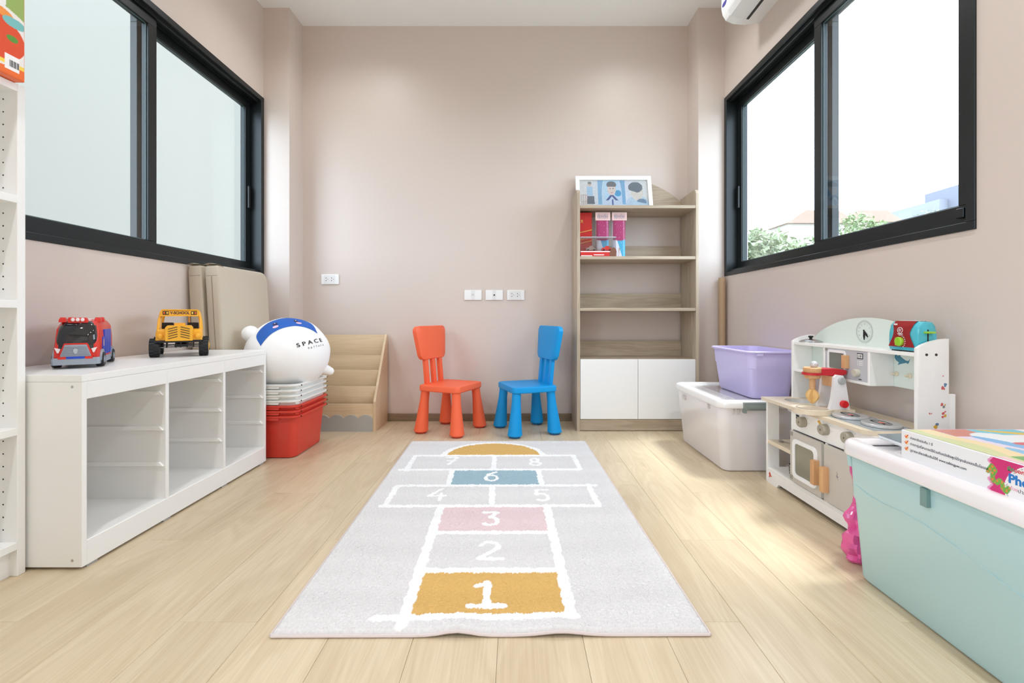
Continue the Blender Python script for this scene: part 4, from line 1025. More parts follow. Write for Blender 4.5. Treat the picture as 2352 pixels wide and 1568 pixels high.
# pink bag
t = thing('plastic_bag', 'crumpled pink plastic bag squeezed between the teal bin and the play kitchen', 'bag', (1.035, 1.39, 0))
rings = []; rnd = random.Random(4)
prof = [(.0, .035, .024, 0), (.012, .052, .034, 0), (.05, .056, .038, 0), (.09, .055, .038, 0), (.13, .048, .034, .002), (.165, .036, .026, .000), (.19, .022, .018, -.008), (.215, .014, .012, -.016), (.245, .011, .010, -.024), (.27, .010, .008, -.031), (.300, .012, .006, -.034), (.33, .010, .006, -.030)]
fine = []
for (a, b) in zip(prof, prof[1:]):
    for k in range(3): fine.append(tuple(a[i]+(b[i]-a[i])*k/3 for i in range(4)))
fine.append(prof[-1])
for z, rx, ry, dx in fine:
    ring = []
    for k in range(40):
        al = 2*PI*k/40; nn = noise.noise(Vector((math.cos(al)*1.9+5, math.sin(al)*1.9, z*34)))*.42+noise.noise(Vector((math.cos(al)*5, math.sin(al)*5, z*60)))*.22
        kk = 1+nn; ring.append((dx+rx*kk*math.cos(al), ry*kk*math.sin(al), max(z+.004*nn, .0008)))
    rings.append(ring)
m_bag = M('pink_film', (226, 92, 158), .3, sss=.3, coat=.3)
obj('bag', loft(B(), rings), m_bag, t, smooth=25)
# picture-book box on the teal lid
t = thing('book_box', 'flat white boxed book set with colourful cover and Thai lettering on the teal bin', 'box', (1.12, .92, .3775))
QX0, QX1, QY0, QY1, QZ0, QZ1 = .941, 1.300, .70, 1.144, .3778, .4535
obj('carton', bx(QX0, QX1, QY0, QY1, QZ0, QZ1, .0015, 1), M('carton_white', (234, 235, 238), .3), t, W=True)
def side_art(U, V):     # U runs from the far corner towards the camera
    c = [np.full(U.shape, 234.), np.full(U.shape, 235.), np.full(U.shape, 238.)]
    def put(m, rgb):
        for k in range(3): c[k] = np.where(m, rgb[k], c[k])
    y = U*(QY1-QY0-.003); z = V*(QZ1-QZ0-.003); edge = .212+.004*np.abs(((z*55) % 1)-.5)*4
    put(y > edge-.005, (226, 150, 190)); put(y > edge, (206, 44, 116)); put(y > edge+.10, (206, 44, 116))
    e = ((y-.338)/.098)**2+((z-.020)/.066)**2; put(e < 1, (238, 236, 238)); put((e > .90) & (e < .93) & (np.sin(np.arctan2(z-.02, y-.338)*60) > 0), (170, 160, 170))
    ang = 0
    path = [(.214, .040), (.224, .053), (.233, .046), (.226, .034), (.228, .024), (.238, .022), (.246, .028), (.252, .024), (.254, .014), (.262, .010), (.268, .018)]
    path = [(.209+(a-.214)*.72, .004+b*.95) for a, b in path]; dmin = np.full(U.shape, 9.)
    for a, b in zip(path, path[1:]): dmin = np.minimum(dmin, seg(y, z, a, b))
    put(dmin < .0046, (110, 170, 70)); put((dmin < .003) & (np.sin(y*700)*np.sin(z*500) > .3), (226, 130, 60))
    return c
raster('side_print', t, 300, 60, lambda U, V: (QX0-.0004, QY1-.0015-U*(QY1-QY0-.003), QZ0+.0015+V*(QZ1-QZ0-.003)), side_art, vcol('print_gloss'), W=True)
def top_art(U, V):      # U from far edge to near, V from left edge to wall
    c = [np.full(U.shape, 236.), np.full(U.shape, 232.), np.full(U.shape, 236.)]
    def put(m, rgb):
        for k in range(3): c[k] = np.where(m, rgb[k], c[k])
    def el(cx, cy, rx, ry, a=0):
        x, y = U-cx, V-cy; x, y = x*math.cos(a)+y*math.sin(a), -x*math.sin(a)+y*math.cos(a)
        return (x/rx)**2+(y/ry)**2 < 1
    w_ = V+.03*np.sin(U*14)
    put(w_ < .30, (226, 214, 232)); put(w_ < .2, (236, 216, 170)); put(w_ < .10, (206, 212, 160)); put((w_ < .07) & (U > .5), (236, 200, 206))
    put((U < .16) & (V > .18) & (V < .5), (206, 134, 120)); put((U < .13) & (V > .42) & (V < .75), (110, 196, 214)); put(el(.2, .42, .12, .14), (230, 236, 240)); put(el(.3, .34, .16, .05, .3), (120, 180, 226))
    put(el(.12, .72, .03, .26, -.4), (226, 192, 70)); put(el(.16, .86, .05, .06), (224, 150, 60)); put(el(.46, .24, .1, .04), (130, 190, 226)); put(el(.36, .5, .05, .07), (236, 190, 190)); put(el(.3, .45, .03, .08), (206, 96, 100))
    put(el(.52, .5, .07, .05), (214, 160, 90)); put(el(.62, .36, .05, .05), (226, 160, 120)); put((U > .52) & (w_ < .30+.1*(U-.5)) & (w_ > .1), (226, 214, 70)); put((U > .5) & (U < .58) & (w_ < .28) & (w_ > .1), (110, 170, 100))
    put((V > .86+.1*np.sin(U*5)) & (U > .2), (206, 160, 196)); put(el(.5, .92, .16, .05), (200, 150, 200)); put((U < .012), (214, 180, 200))
    return c
raster('cover_print', t, 160, 130, lambda U, V: (QX0+.002+V*(QX1-QX0-.004), QY1-.002-U*(QY1-QY0-.004), QZ1+.0004+0*U), top_art, vcol('print_gloss'), W=True)
ch, xs = M('print_ink', (70, 74, 84), .5), QX0-.0006
U_, V_ = (0, -1, 0), (0, 0, 1)
for s, z, sz in (('ปากการับประกัน 1 ปี', .4365, .0076), ('ปากการุ่นนี้สามารถใช้ร่วมกับหนังสือพูดได้ทุกเล่มของเอ็มไอเอส', .4225, .0076), ('ดูรายละเอียดเพิ่มเติมได้ที่ www.talkingpen.com', .4075, .0076)):
    text(t, s, sz, (xs, QY1-.026, z), U_, V_, ch, name='lettering', depth=.0001, W=True, bold=.00012)
    ck = obj('check_mark', tube(B(), [(xs-.0006, QY1-.012, z+.004), (xs-.0006, QY1-.0155, z+.0005), (xs-.0006, QY1-.021, z+.008)], .0009, 6), M('check_red', (214, 54, 60), .5), t, W=True)
    obj('check_disc', lathe(B(), [(.0048, xs-.0004), (.0048, xs)], c=(0, QY1-.0165, z+.003), n=20, axis='X'), M('check_yellow', (240, 206, 140), .5), ck, W=True)
m_pb = M('print_blue', (32, 120, 196), .4)
text(t, 'Phonics', .024, (xs, QY1-.249, .4125), U_, V_, m_pb, name='lettering', depth=.0001, W=True, bold=.0009)
text(t, 'ฝึก', .0105, (xs, QY1-.247, .4350), U_, V_, M('print_green', (90, 150, 100), .5), name='lettering', depth=.0001, W=True, bold=.0003)
text(t, 'ออก', .0105, (xs, QY1-.260, .4350), U_, V_, M('print_redt', (206, 60, 70), .5), name='lettering', depth=.0001, W=True, bold=.0003)
text(t, 'ด้วย', .0085, (xs, QY1-.252, .4000), U_, V_, M('print_pink', (226, 130, 160), .5), name='lettering', depth=.0001, W=True)
text(t, 'ปากกา', .0095, (xs, QY1-.266, .3990), U_, V_, ch, name='lettering', depth=.0001, W=True)
text(t, 'Phonics', .060, (1.165, 1.075, QZ1+.0006), (0, -1, 0), (1, 0, 0), m_pb, name='lettering', depth=.0001, W=True, bold=.0014)
text(t, 'ฝึกออก', .028, (1.225, 1.02, QZ1+.0006), (0, -1, 0), (1, 0, 0), M('print_green'), name='lettering', depth=.0001, W=True, bold=.0004)
# thin magazine half under the box end
t = thing('magazine', 'blue-grey magazine sticking out behind the white boxed book set', 'book', (1.115, 1.235, .390)); t.rotation_euler = (.09, .02, .18)
obj('pages', bx(-.105, .10, -.075, .075, -.004, .004, .0008, 1), M('paper', (226, 228, 230), .6), t)
obj('cover', bx(-.107, .102, -.077, .077, .004, .0052, .0003, 1), M('magazine_cover', (106, 120, 134), .12, coat=.5), t)
obj('lower_cover', bx(-.107, .102, -.077, .077, -.0055, -.004, .0003, 1), M('magazine_back', (200, 204, 206), .2), t)

# ================================================================ play kitchen
t = thing('play_kitchen', 'white wooden play kitchen with oven, hob, microwave and clock under the right window', 'kitchen', (1.22, 1.75, 0))
FX, BXk, NY, FY = 1.108, 1.335, 1.425, 2.075
m_kw, m_mint, m_kg = M('kitchen_white', (242, 242, 240), .4), M('kitchen_mint', (222, 233, 226), .4), M('kitchen_grey', (196, 192, 184), .45)
def kb(name, *a, mat=m_kw, par=None, bev=.001, sm=35): return obj(name, bx(*a, bev, 1), mat, par or t, W=True, smooth=sm)
CT0, CT1 = .358, .371      # counter
# lower carcass
kb('end_panel', FX, FX+.052, FY-.012, FY, 0, CT0); kb('end_panel', BXk-.05, BXk, FY-.012, FY, 0, CT0)
kb('rear_post', BXk-.02, BXk, FY-.06, FY-.0125, .066, CT0)
kb('end_panel', FX, BXk, NY, NY+.012, 0, CT0)
kb('bay_panel', FX, BXk, 1.874, 1.886, .066, CT0)
kb('door_divider', FX, FX+.1, 1.667, 1.679, .066, .275)
kb('bottom_shelf', FX+.001, BXk, NY+.0125, FY-.0125, .054, .066)
for i in range(4): kb('shelf_plank', FX+.012+i*.052, FX+.062+i*.052, 1.8865, FY-.0125, .178, .186, mat=m_top)
kb('shelf_edge', FX+.001, FX+.011, 1.8865, FY-.0125, .170, .186, mat=m_top)
bm = B(); prism(bm, [(FY-.0125, 0), (FY-.0125, .0535), (NY+.0125, .0535), (NY+.0125, 0), (NY+.085, 0), (NY+.095, .018), (FY-.10, .018), (FY-.085, 0)], 'yz', FX, FX+.012, .0008)
obj('kick_board', bm, m_kw, t, W=True)
kb('apron', FX, FX+.012, NY+.0125, 1.8735, .277, CT0-.0005)
# counter with basin opening
hc, hr = Vector((1.205, 1.985)), .058
outer = [(FX-.018, FY+.008), (FX-.018, NY+.055), (FX+.03, NY-.008), (BXk, NY-.008), (BXk, FY+.008)]
N_ = 48
def ray(al):
    d = Vector((math.cos(al), math.sin(al))); best = None
    for a, b in zip(outer, outer[1:]+outer[:1]):
        a, b = Vector(a), Vector(b); e = b-a; den = d.x*e.y-d.y*e.x
        if abs(den) < 1e-9: continue
        w_ = a-hc; tt = (w_.x*e.y-w_.y*e.x)/den; uu = (w_.x*d.y-w_.y*d.x)/den
        if tt > 0 and -1e-6 <= uu <= 1+1e-6 and (best is None or tt < best): best = tt
    return best
angs = sorted(set([2*PI*i/N_ for i in range(N_)]+[math.atan2(p[1]-hc.y, p[0]-hc.x) % (2*PI) for p in outer]))
oR = [(hc.x+math.cos(a)*ray(a), hc.y+math.sin(a)*ray(a)) for a in angs]; iR = [(hc.x+math.cos(a)*hr, hc.y+math.sin(a)*hr) for a in angs]
L3 = lambda P_, z: [(x, y, z) for x, y in P_]
obj('worktop', loft(loft(B(), [L3(iR, CT0), L3(oR, CT0), L3(oR, CT1), L3(iR, CT1), L3(iR, CT0)], False, False), [], False, False) if 0 else loft(B(), [L3(iR, CT0), L3(oR, CT0), L3(oR, CT1), L3(iR, CT1), L3(iR, CT0)], False, False), m_top, t, W=True, smooth=30)
obj('basin', lathe(B(), [(.0575, CT1-.004), (.054, .345), (.045, .325), (.002, .322)], c=(hc.x, hc.y, 0), n=40, cap0=False), M('basin_grey', (206, 206, 204), .35), t, W=True)
fc = obj('tap', tube(B(), [(1.30, 1.985, .371), (1.30, 1.985, .44), (1.29, 1.985, .475), (1.262, 1.985, .482), (1.235, 1.985, .47)], .008, 12), M('tap_grey', (160, 162, 156), .4), t, W=True)
# doors
def handle(par, y0, y1, z0, z1): obj('handle', bx(FX-.034, FX-.013, y0, y1, z0, z1, .002), m_beech, par, W=True)
D0, D1 = 1.682, 1.871
od = kb('oven_door', FX-.013, FX-.002, D0, D1, .075, .274, mat=m_kg)
def yring(cy, cz, hy, hz, r, x): return [(x, a, b) for a, b in rrect(hy, hz, r, 6, cy, cz)]
oc, oz = 1.777, .172
obj('window_frame', loft(B(), [yring(oc, oz, .075, .076, .022, FX-.0128), yring(oc, oz, .075, .076, .022, FX-.0165), yring(oc, oz, .058, .060, .014, FX-.0165), yring(oc, oz, .058, .060, .014, FX-.0128)], False, False), M('frame_white', (240, 242, 244), .35), od, W=True)
obj('pane', bx(FX-.0136, FX-.0131, oc-.059, oc+.059, oz-.061, oz+.061), M('oven_glass', (124, 124, 110), .08, coat=.5), od, W=True, smooth=0)
handle(od, 1.690, 1.712, .118, .206)
for z in (.255, .083): obj('hinge', bx(FX-.0145, FX-.0125, D1-.018, D1-.001, z, z+.016, .0005, 1), M('hinge_grey', (150, 148, 138), .4), od, W=True)
cd = kb('cupboard_door', FX-.013, FX-.002, NY+.006, 1.667, .075, .274, mat=m_kg)
handle(cd, 1.638, 1.660, .110, .198)
# knobs
for y, z in ((1.800, .322), (1.672, .324), (1.552, .326)):
    k = obj('knob', lathe(B(), [(.0195, FX), (.0195, FX-.018), (.0175, FX-.022), (.002, FX-.022)], c=(0, y, z), n=32, axis='X'), M('knob_taupe', (164, 158, 142), .45), t, W=True)
    obj('pointer', prism(B(), [(y-.002, z-.003), (y+.003, z-.003), (y, z+.004)], 'yz', FX-.0226, FX-.0218), m_dark, k, W=True, smooth=0)
    bm = B()
    for q_ in range(7):
        al = math.radians(-60+q_*40); yy, zz = y+.028*math.cos(al), z+.028*math.sin(al)
        if zz < CT0-.004: box(bm, FX-.0004, FX, yy-.0012, yy+.0012, zz-.0012, zz+.0012)
    obj('dial_marks', bm, M('dial_grey', (160, 160, 158), .5), t, W=True, smooth=0)
bm = B(); obj('timer_display', bx(FX-.0006, FX, 1.832, 1.853, .324, .341), m_dark, t, W=True, smooth=0)
text(t, '00:00', .0075, (FX-.0007, 1.8515, .3295), (0, -1, 0), (0, 0, 1), M('digits_grey', (170, 172, 170), .5), name='digits', depth=.0001, W=True, squash=.8)
bm = B()
for y in (1.848, 1.838): lathe(bm, [(.003, FX), (.003, FX-.0005)], c=(0, y, .307), n=12, axis='X')
obj('button_marks', bm, M('dial_grey'), t, W=True)
# hob
hb = kb('hob', FX+.008, FX+.148, NY+.035, 1.715, CT1, CT1+.0012, mat=M('hob_grey', (170, 178, 182), .35), bev=.0003)
bm = B()
for y in (NY+.041, 1.708): box(bm, FX+.014, FX+.142, y, y+.001, CT1+.0012, CT1+.0015)
for x in (FX+.014, FX+.141): box(bm, x, x+.001, NY+.041, 1.709, CT1+.0012, CT1+.0015)
obj('hob_line', bm, M('hob_line', (96, 106, 112), .5), hb, W=True, smooth=0)
for x, y in ((1.178, 1.650), (1.190, 1.525)):
    bn = obj('burner', lathe(B(), [(.052, CT1+.0012), (.055, CT1+.003), (.055, CT1+.009), (.052, CT1+.0115), (.001, CT1+.0115)], c=(x, y, 0), n=40), M('burner_silver', (200, 202, 204), .3, metal=.35), t, W=True)
    z = CT1+.0119
    bm = B(); circ_ = lambda cx, cy, r, a0=0, a1=360, n=14: [(cx+r*math.cos(math.radians(a0+(a1-a0)*i/n)), cy+r*math.sin(math.radians(a0+(a1-a0)*i/n)), z) for i in range(n+1)]
    for cx_, cy_ in ((x, y+.026), (x, y-.026)):
        tube(bm, circ_(cx_, cy_, .010, 20, 300), .0009, 5); tube(bm, [(cx_-.016, cy_-.006, z), (cx_-.012, cy_+.008, z), (cx_-.002, cy_+.013, z)], .0009, 5)
    tube(bm, [(x+.012, y-.03, z), (x+.018, y-.01, z), (x+.018, y+.01, z), (x+.012, y+.03, z)], .0009, 5); tube(bm, [(x-.012, y-.03, z), (x-.018, y-.01, z), (x-.018, y+.01, z), (x-.012, y+.03, z)], .0009, 5)
    obj('flame_mark', bm, m_dark, bn, W=True)
    bm = B(); loft(bm, [[(x+.006*math.cos(2*PI*i/16)*k, y+.012*math.sin(2*PI*i/16)*k, zz) for i in range(16)] for k, zz in ((1, z-.0006), (1, z), (.9, z+.0003))]); obj('red_mark', bm, M('mark_red', (220, 106, 84), .5), bn, W=True)
# upper hutch
HX0, HX1 = 1.215, 1.309
def hutch_side(y0, y1, ztop):
    pts = [(HX0, CT1), (HX1+.002, CT1), (HX1+.002, ztop+.028)]+[(HX0+(HX1+.002-HX0)*(1-i/8), ztop+.028*math.cos(PI/2*i/8)**.8) for i in range(1, 9)]
    return obj('hutch_side', prism(B(), pts, 'xz', y0, y1, .001), m_kw, t, W=True)
hs0 = hutch_side(1.418, 1.430, .632); hs1 = hutch_side(2.055, 2.067, .620)
kb('side_spine', HX1+.0025, HX1+.024, 1.420, 1.430, CT1, .492)
bm = B()
for x in (1.243, 1.272): lathe(bm, [(.004, 1.4185), (.004, 1.4172)], c=(x, 0, .612), n=14, axis='Y')
obj('bolt_cap', bm, M('bolt', (74, 70, 62), .4, metal=.5), hs0, W=True)
HT = .617
kb('hutch_top', HX0+.002, HX1-.008, 1.4305, 2.0545, HT-.012, HT)
n_ = 28; pts = [(1.431, .488), (2.054, .488), (2.054, HT)]+[(2.054-.623*i/n_, HT+.001+.105*math.sin(PI*(i/n_))**.62) for i in range(1, n_)]+[(1.431, HT)]
obj('hutch_back', prism(B(), pts, 'yz', HX1-.008, HX1), m_mint, t, W=True, smooth=30)
kb('hutch_shelf', HX0+.004, HX1-.0085, 1.857, 2.0545, .488, .497)
kb('microwave_side', HX0+.002, HX1-.0085, 1.612, 1.622, .488, HT-.0125); kb('microwave_side', HX0+.002, HX1-.0085, 1.846, 1.856, .488, HT-.0125)
kb('microwave_base', HX0+.002, HX1-.0085, 1.6225, 1.8455, .488, .498)
mw = kb('microwave_front', HX0+.004, HX0+.010, 1.6225, 1.8455, .4985, HT-.0125, mat=M('microwave_grey', (190, 192, 198), .4))
mc, mz = 1.780, .560
obj('window_frame', loft(B(), [yring(mc, mz, .050, .040, .014, HX0+.0041), yring(mc, mz, .050, .040, .014, HX0+.001), yring(mc, mz, .041, .030, .004, HX0+.001), yring(mc, mz, .041, .030, .004, HX0+.0041)], False, False), M('frame_white'), mw, W=True)
obj('pane', bx(HX0+.0033, HX0+.0039, mc-.042, mc+.042, mz-.031, mz+.031), M('mw_glass', (122, 126, 116), .2), mw, W=True, smooth=0)
obj('handle', bx(HX0-.014, HX0+.0035, 1.712, 1.730, .537, .585, .0015), m_beech, mw, W=True)
k = obj('knob', lathe(B(), [(.014, HX0+.004), (.014, HX0-.008), (.012, HX0-.011), (.001, HX0-.011)], c=(0, 1.670, .527), n=28, axis='X'), M('knob_pale', (196, 192, 178), .45), mw, W=True)
obj('display', bx(HX0+.003, HX0+.004, 1.645, 1.674, .577, .597, .0003, 1), m_dark, mw, W=True)
obj('display_face', bx(HX0+.0024, HX0+.003, 1.6475, 1.6715, .580, .594), M('frame_white'), mw, W=True, smooth=0)
text(mw, '2:18', .0125, (HX0+.0022, 1.670, .5825), (0, -1, 0), (0, 0, 1), m_dark, name='digits', depth=.0001, W=True, bold=.0003, squash=.9)
bm = B()
for z in (.567, .561, .555): box(bm, HX0+.003, HX0+.004, 1.646, 1.664, z, z+.002); box(bm, HX0+.003, HX0+.004, 1.668, 1.671, z, z+.002)
obj('white_marks', bm, M('frame_white'), mw, W=True, smooth=0)
obj('front_slot', bx(HX0+.0034, HX0+.004, 1.652, 1.666, .503, .506), m_dark, mw, W=True, smooth=0)
obj('hinge', bx(HX0+.002, HX0+.004, 1.833, 1.845, .594, .603, .0005, 1), M('hinge_grey'), mw, W=True)
bm = B()
for y in (1.600, 1.545):
    lathe(bm, [(.0085, HX1-.008), (.008, HX1-.012), (.004, HX1-.014), (.0035, HX1-.026), (.002, HX1-.028)], c=(0, y, .532), n=16, axis='X')
    obj('peg_hook', bm, M('peg_cream', (232, 220, 196), .4), t, W=True); bm = B()
bm.free()
# clock printed on the arched back
ck = obj('clock', lathe(B(), [(.041, HX1-.0085), (.041, HX1-.0079)], c=(0, 1.748, .671), n=48, axis='X'), m_mint, t, W=True)
CX_ = HX1-.0088
bm = B(); tube(bm, [(CX_, 1.748+.041*math.cos(2*PI*i/48), .671+.041*math.sin(2*PI*i/48)) for i in range(49)], .0006, 5); tube(bm, [(CX_, 1.748+.0375*math.cos(2*PI*i/48), .671+.0375*math.sin(2*PI*i/48)) for i in range(49)], .0003, 4)
for i in range(60):
    al = 2*PI*i/60; rr_ = .0355; yy, zz = 1.748+rr_*math.sin(al), .671+rr_*math.cos(al); box(bm, CX_-.0003, CX_+.0003, yy-.0004, yy+.0004, zz-.0006, zz+.0006)
obj('dial', bm, M('clock_grey', (160, 166, 164), .5), ck, W=True, smooth=0)
for i in range(1, 13):
    al = 2*PI*i/12; text(ck, str(i), .0085, (CX_, 1.748-.0285*math.sin(al), .671+.0285*math.cos(al)-.003), (0, -1, 0), (0, 0, 1), M('clock_grey'), name='numeral', depth=.0001, align='CENTER', W=True)
bm = B(); 
def hand(a, L_, w_):
    al = math.radians(a); u = Vector((-math.sin(al), math.cos(al))); n2 = Vector((u.y, -u.x)); c0 = Vector((1.748, .674))
    pp = [c0-u*.004+n2*w_*.4, c0+u*L_*.6+n2*w_, c0+u*L_, c0+u*L_*.6-n2*w_, c0-u*.004-n2*w_*.4]; prism(bm, [tuple(p) for p in pp], 'yz', HX1-.012, HX1-.0095)
hand(140, .031, .004); hand(178, .034, .0035)
obj('hands', bm, m_dark, ck, W=True, smooth=0)
# stickers
def sticker(par, pts, x=None, y=None, mat=None, name='sticker'):
    if x is not None: b_ = prism(B(), pts, 'yz', x-.0004, x)
    else: b_ = prism(B(), pts, 'xz', y-.0004, y)
    return obj(name, b_, mat, par, W=True, smooth=0)
wh = [(1.600, .594), (1.590, .600), (1.583, .593), (1.572, .600), (1.566, .607), (1.570, .593), (1.556, .586), (1.543, .581), (1.530, .580), (1.522, .588), (1.526, .577), (1.532, .570), (1.540, .573), (1.556, .570), (1.572, .566), (1.583, .562), (1.578, .572), (1.592, .578), (1.600, .586)]
wh = [(1.609+(a-1.600)*.8, b) for a, b in wh]
sticker(t, wh, x=HX1-.008, mat=M('sticker_teal', (70, 134, 160), .4))
sticker(t, [(1.497, .568), (1.492, .577), (1.487, .570), (1.480, .568), (1.486, .562), (1.484, .554), (1.491, .559), (1.498, .556), (1.495, .563)], x=HX1-.008, mat=M('sticker_violet', (150, 140, 206), .4))
sc_ = {'r': M('sticker_red', (202, 92, 92), .4), 'b': M('sticker_blue', (98, 130, 164), .4), 'y': M('sticker_yellow', (216, 166, 60), .4), 'g': M('sticker_grey', (126, 128, 128), .4)}
rnd = random.Random(11)
def blob(cx, cz, r, k, n=11): return [(cx+r*rnd.uniform(.45, 1.15)*math.cos(2*PI*i/n), cz+r*rnd.uniform(.5, 1.1)*math.sin(2*PI*i/n)) for i in range(n)]
for cx, cz, r, k in ((1.299, .521, .0065, 'b'), (1.292, .512, .006, 'r'), (1.296, .508, .003, 'r'), (1.289, .462, .0055, 'r'), (1.295, .455, .005, 'g'), (1.2985, .460, .003, 'y'), (1.293, .435, .0055, 'r'), (1.299, .428, .005, 'y'), (1.292, .424, .004, 'r'), (1.299, .440, .003, 'r'), (1.252, .434, .003, 'r'), (1.258, .4345, .002, 'r'), (1.275, .402, .006, 'b'), (1.270, .394, .007, 'y'), (1.2925, .548, .0022, 'r')):
    sticker(t, blob(cx, cz, r, k), y=1.4178, mat=sc_[k])
sticker(t, [(2.052, .040), (2.046, .050), (2.040, .046), (2.036, .038), (2.028, .034), (2.034, .030), (2.042, .032), (2.046, .024), (2.052, .026), (2.047, .034)], x=FX, mat=M('sticker_brick', (206, 80, 54), .4))
sticker(t, [(1.722, .342), (1.712, .350), (1.706, .345), (1.700, .338), (1.694, .334), (1.702, .330), (1.712, .336)], x=FX, mat=sc_['y'])
sticker(cd, [(1.600, .198), (1.597, .190), (1.601, .182), (1.597, .176), (1.592, .170), (1.596, .178), (1.590, .181), (1.596, .184), (1.595, .192)], x=FX-.013, mat=sc_['g'])

# things on and in the play kitchen
t = thing('saucepan_lid', 'shiny steel toy saucepan lid with a black knob on the kitchen\'s top shelf', 'lid', (1.262, 2.005, HT))
obj('dome', lathe(B(), [(.044, .0005), (.045, .002), (.043, .004), (.034, .009), (.018, .0135), (.002, .015)], n=40), m_steel, t)
obj('knob', lathe(B(), [(.006, .013), (.005, .018), (.0095, .022), (.0100, .026), (.006, .028), (.001, .028)], n=20), m_dark, t)
t = thing('toy_toaster', 'red and turquoise toy toaster with a lime green dial on the kitchen\'s top shelf', 'toy', (1.262, 1.492, HT+.001))
m_tq, m_lime = M('turquoise', (72, 182, 200), .2, coat=.4), M('lime_green', (158, 206, 58), .3)
def tsec(hx, zb, zt): return [(-hx*.92, zb), (hx*.92, zb), (hx, zb+.012), (hx*.96, zt*.62), (hx*.80, zt*.88), (hx*.5, zt), (-hx*.5, zt), (-hx*.80, zt*.88), (-hx*.96, zt*.62), (-hx, zb+.012)]
obj('body', loft(B(), [[(x, y, z) for x, z in tsec(.0335*k, .003, .094*(1-(1-k)*.3))] for y, k in ((-.056, .86), (-.052, .96), (-.044, 1), (.044, 1), (.052, .96), (.056, .86))]), m_tq, t, smooth=50)
bm = B(); fr = []
for z, hw in ((.0135, .050), (.03, .042), (.045, .034), (.058, .031), (.072, .034), (.083, .039), (.0955, .041)):
    fr.append((z, hw, -.0022-float(np.interp(z, (.015, .058, .083, .094), (.0335, .0322, .0268, .0168)))))
rows = [[(x, -hw+2*hw*i/10, z) for i in range(11)] for z, hw, x in fr]+[[(.0175, -.040+.08*i/10, .0955) for i in range(11)]]
R_ = [[bm.verts.new(p) for p in r] for r in rows]
for a, b in zip(R_, R_[1:]):
    for i in range(10): bm.faces.new((a[i], a[i+1], b[i+1], b[i]))
bmesh.ops.solidify(bm, geom=bm.faces[:], thickness=-.0025)
obj('front_shell', bm, M('toaster_red', (200, 38, 44), .25, coat=.4), t, smooth=50)
bm = B(); box(bm, -.012, -.003, -.036, .036, .0925, .0965, .001); box(bm, .004, .013, -.036, .036, .0925, .0965, .001); obj('bread_slot', bm, m_white, t)
obj('dial', lathe(B(), [(.0145, -.035), (.0145, -.042), (.012, -.044), (.001, -.044)], c=(0, .004, .030), n=28, axis='X'), m_lime, t)
obj('dial_grip', bx(-.050, -.043, .0015, .0065, .018, .042, .001), m_lime, t)
obj('lever', bx(-.012, .014, -.070, -.052, .058, .064, .002), m_lime, t)
obj('lever_slot', bx(-.001, .002, -.0575, -.05, .022, .070), m_dark, t, smooth=0)
bm = B(); fx = -.0358
box(bm, fx+.002, fx+.004, .018, .030, .082, .087); 
tube(bm, [(fx+.0005, .004+.010*math.cos(2*PI*i/12), .066+.009*math.sin(2*PI*i/12)) for i in range(13)], .0009, 5)
tube(bm, [(fx, .004+.006*math.cos(2*PI*i/5*2), .066+.006*math.sin(2*PI*i/5*2)) for i in range(6)], .0008, 5)
box(bm, fx, fx+.002, -.006, .014, .053, .0555)
for i in range(9):
    al = math.radians(95-i*18); yy, zz = .004-.020*math.cos(al), .030+.0205*math.sin(al); box(bm, -.0372, -.035, yy-.001, yy+.001, zz-.0013, zz+.0013)
obj('white_print', bm, M('print_white', (236, 228, 230), .4), t, smooth=0)
obj('foot', bx(-.03, .03, -.045, .045, 0, .004, .001), m_dark, t)
# wooden mixer
t = thing('toy_mixer', 'wooden toy stand mixer with a red arm standing on the kitchen worktop', 'toy', (1.10, 1.738, CT1))
zz0 = .003
pts = [(.068*math.cos(a), .068*math.sin(a)*.95) for a in [math.radians(d_) for d_ in range(42, 320, 8)]]+[(.05, -.046), (.125, -.046), (.125, .046), (.05, .046)]
obj('base_board', prism(B(), pts, 'xy', .001, .019, .0015), m_top, t)
bm = B(); tube(bm, [(.052*math.cos(2*PI*i/40), .050*math.sin(2*PI*i/40), .0192) for i in range(41)], .0009, 5); obj('base_ring', bm, M('ring_grey', (120, 122, 122), .5), t)
m_mw = M('mixer_white', (234, 234, 236), .4)
pl_ = [(.034, .019), (.110, .019), (.104, .06), (.094, .125), (.085, .142), (.062, .145), (.052, .135), (.050, .10), (.045, .06)]
for y0, y1 in ((-.042, -.030), (.026, .038)): obj('side_plate', prism(B(), pl_, 'xz', y0, y1, .0015), m_mw, t)
obj('bridge', prism(B(), [(.055, .10), (.085, .10), (.088, .138), (.050, .138)], 'xz', -.0295, .0255), m_beech, t)
bt = obj('bolt', lathe(B(), [(.013, -.042), (.013, -.048), (.011, -.050), (.001, -.050)], c=(.078, 0, .124), n=24, axis='Y'), M('bolt_grey', (168, 172, 174), .4), t)
bm = B(); lathe(bm, [(.0135, -.042), (.0135, -.052), (.011, -.056), (.001, -.056)], c=(.085, 0, .040), n=14, axis='Y'); obj('speed_knob', bm, M('knob_red', (206, 24, 34), .3), t, smooth=20)
obj('arm', loft(B(), [[(x, -hy_, z0_), (x, hy_, z0_), (x, hy_, z1_), (x, -hy_, z1_)] for x, hy_, z0_, z1_ in ((-.01, .024, .140, .149), (.022, .024, .141, .164), (.06, .025, .140, .165), (.10, .025, .142, .162), (.112, .022, .146, .158))]), M('mixer_red', (196, 38, 48), .4), t)
obj('arm_ring', lathe(B(), [(.033, .141), (.033, .149)], c=(-.002, 0, 0), n=36), M('mixer_red'), t)
obj('head', lathe(B(), [(.029, .1495), (.030, .151), (.030, .166), (.028, .168), (.001, .168)], n=36), m_beech, t)
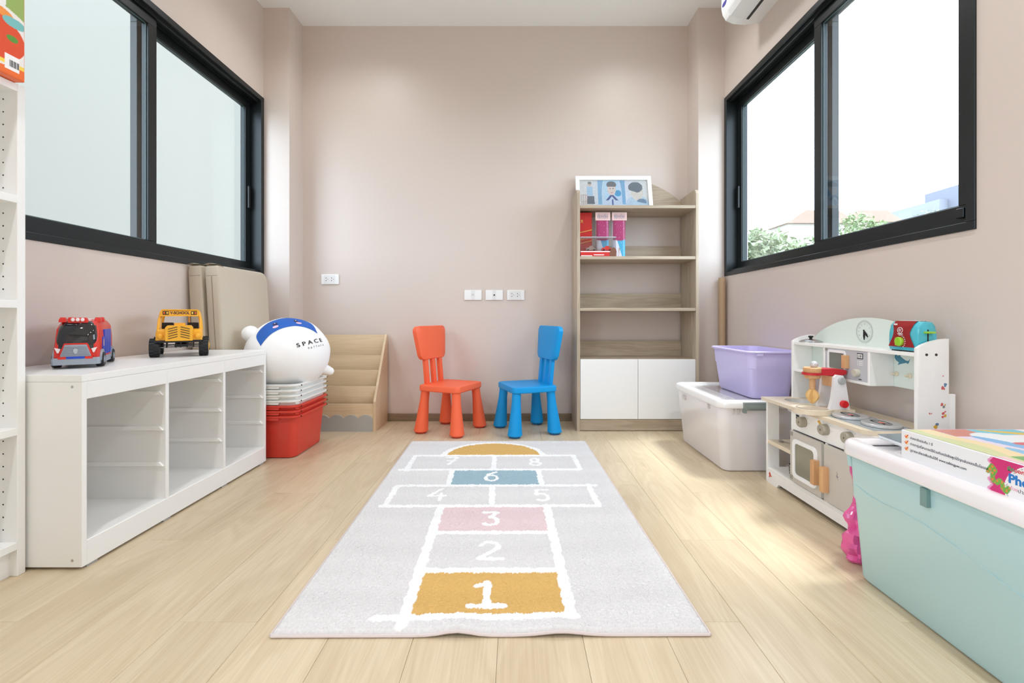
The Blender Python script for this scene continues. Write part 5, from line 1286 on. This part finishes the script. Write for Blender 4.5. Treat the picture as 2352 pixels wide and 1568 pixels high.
obj('head_lower', lathe(B(), [(.020, .126), (.0265, .130), (.027, .1405)], n=32), m_beech, t)
obj('ball', ellipsoid(B(), (.006, 0, .178), (.0135, .0135, .0135), 20, 14), M('ball_silver', (200, 202, 206), .35, metal=.3), t)
bt = obj('beater', lathe(B(), [(.010, .088), (.0105, .127)], n=16), m_beech, t)
for rot in (0, PI/2):
    bm = B(); pp = [(0, .034)]+[(.024*math.sin(PI*i/10)**.8, .034+.058*i/10) for i in range(1, 10)]+[(0, .092)]+[(-.024*math.sin(PI*i/10)**.8, .034+.058*i/10) for i in range(9, 0, -1)]
    prism(bm, pp, 'xz', -.0045, .0045, .001); bm.transform(Matrix.Rotation(rot+.4, 4, 'Z')); obj('paddle', bm, M('paddle_wood', (224, 184, 122), .5), bt)
# colander pot and spoon in the open bay
t = thing('toy_colander', 'small steel toy colander pot on the floor shelf of the play kitchen', 'pot', (1.168, 1.940, .0665))
obj('pot', lathe(B(), [(.026, 0), (.029, .003), (.033, .042), (.036, .044), (.036, .046), (.032, .046), (.028, .005), (.001, .004)], n=36), m_steel, t)
bm = B()
for j in range(4):
    for i in range(18):
        al = 2*PI*(i+.5*(j % 2)*0)/18; r = .0303+.0012*j; z = .009+j*.009
        m = Matrix.Rotation(al, 4, 'Z') @ Matrix.Translation((r, 0, z)); box(bm, -.0006, .0008, -.0014, .0014, -.0016, .0016, 0, 1, m)
obj('drain_hole', bm, m_dark, t, smooth=0)
bm = B(); tube(bm, [(-.033, .010, .042), (-.043, .012, .0425), (-.046, 0, .0425), (-.043, -.012, .0425), (-.033, -.010, .042)], .0016, 8); obj('handle', bm, m_steel, t)
t = thing('toy_spoon', 'small steel toy spoon lying on the middle shelf of the play kitchen', 'spoon', (1.17, 1.95, .190))
bm = B(); tube(bm, [(-.02, .06, 0), (.0, .01, .004), (.01, -.045, .004)], [.002, .0016, .002], 8); ellipsoid(bm, (-.025, .073, 0), (.010, .016, .0025), 16, 8); obj('spoon', bm, m_steel, t)
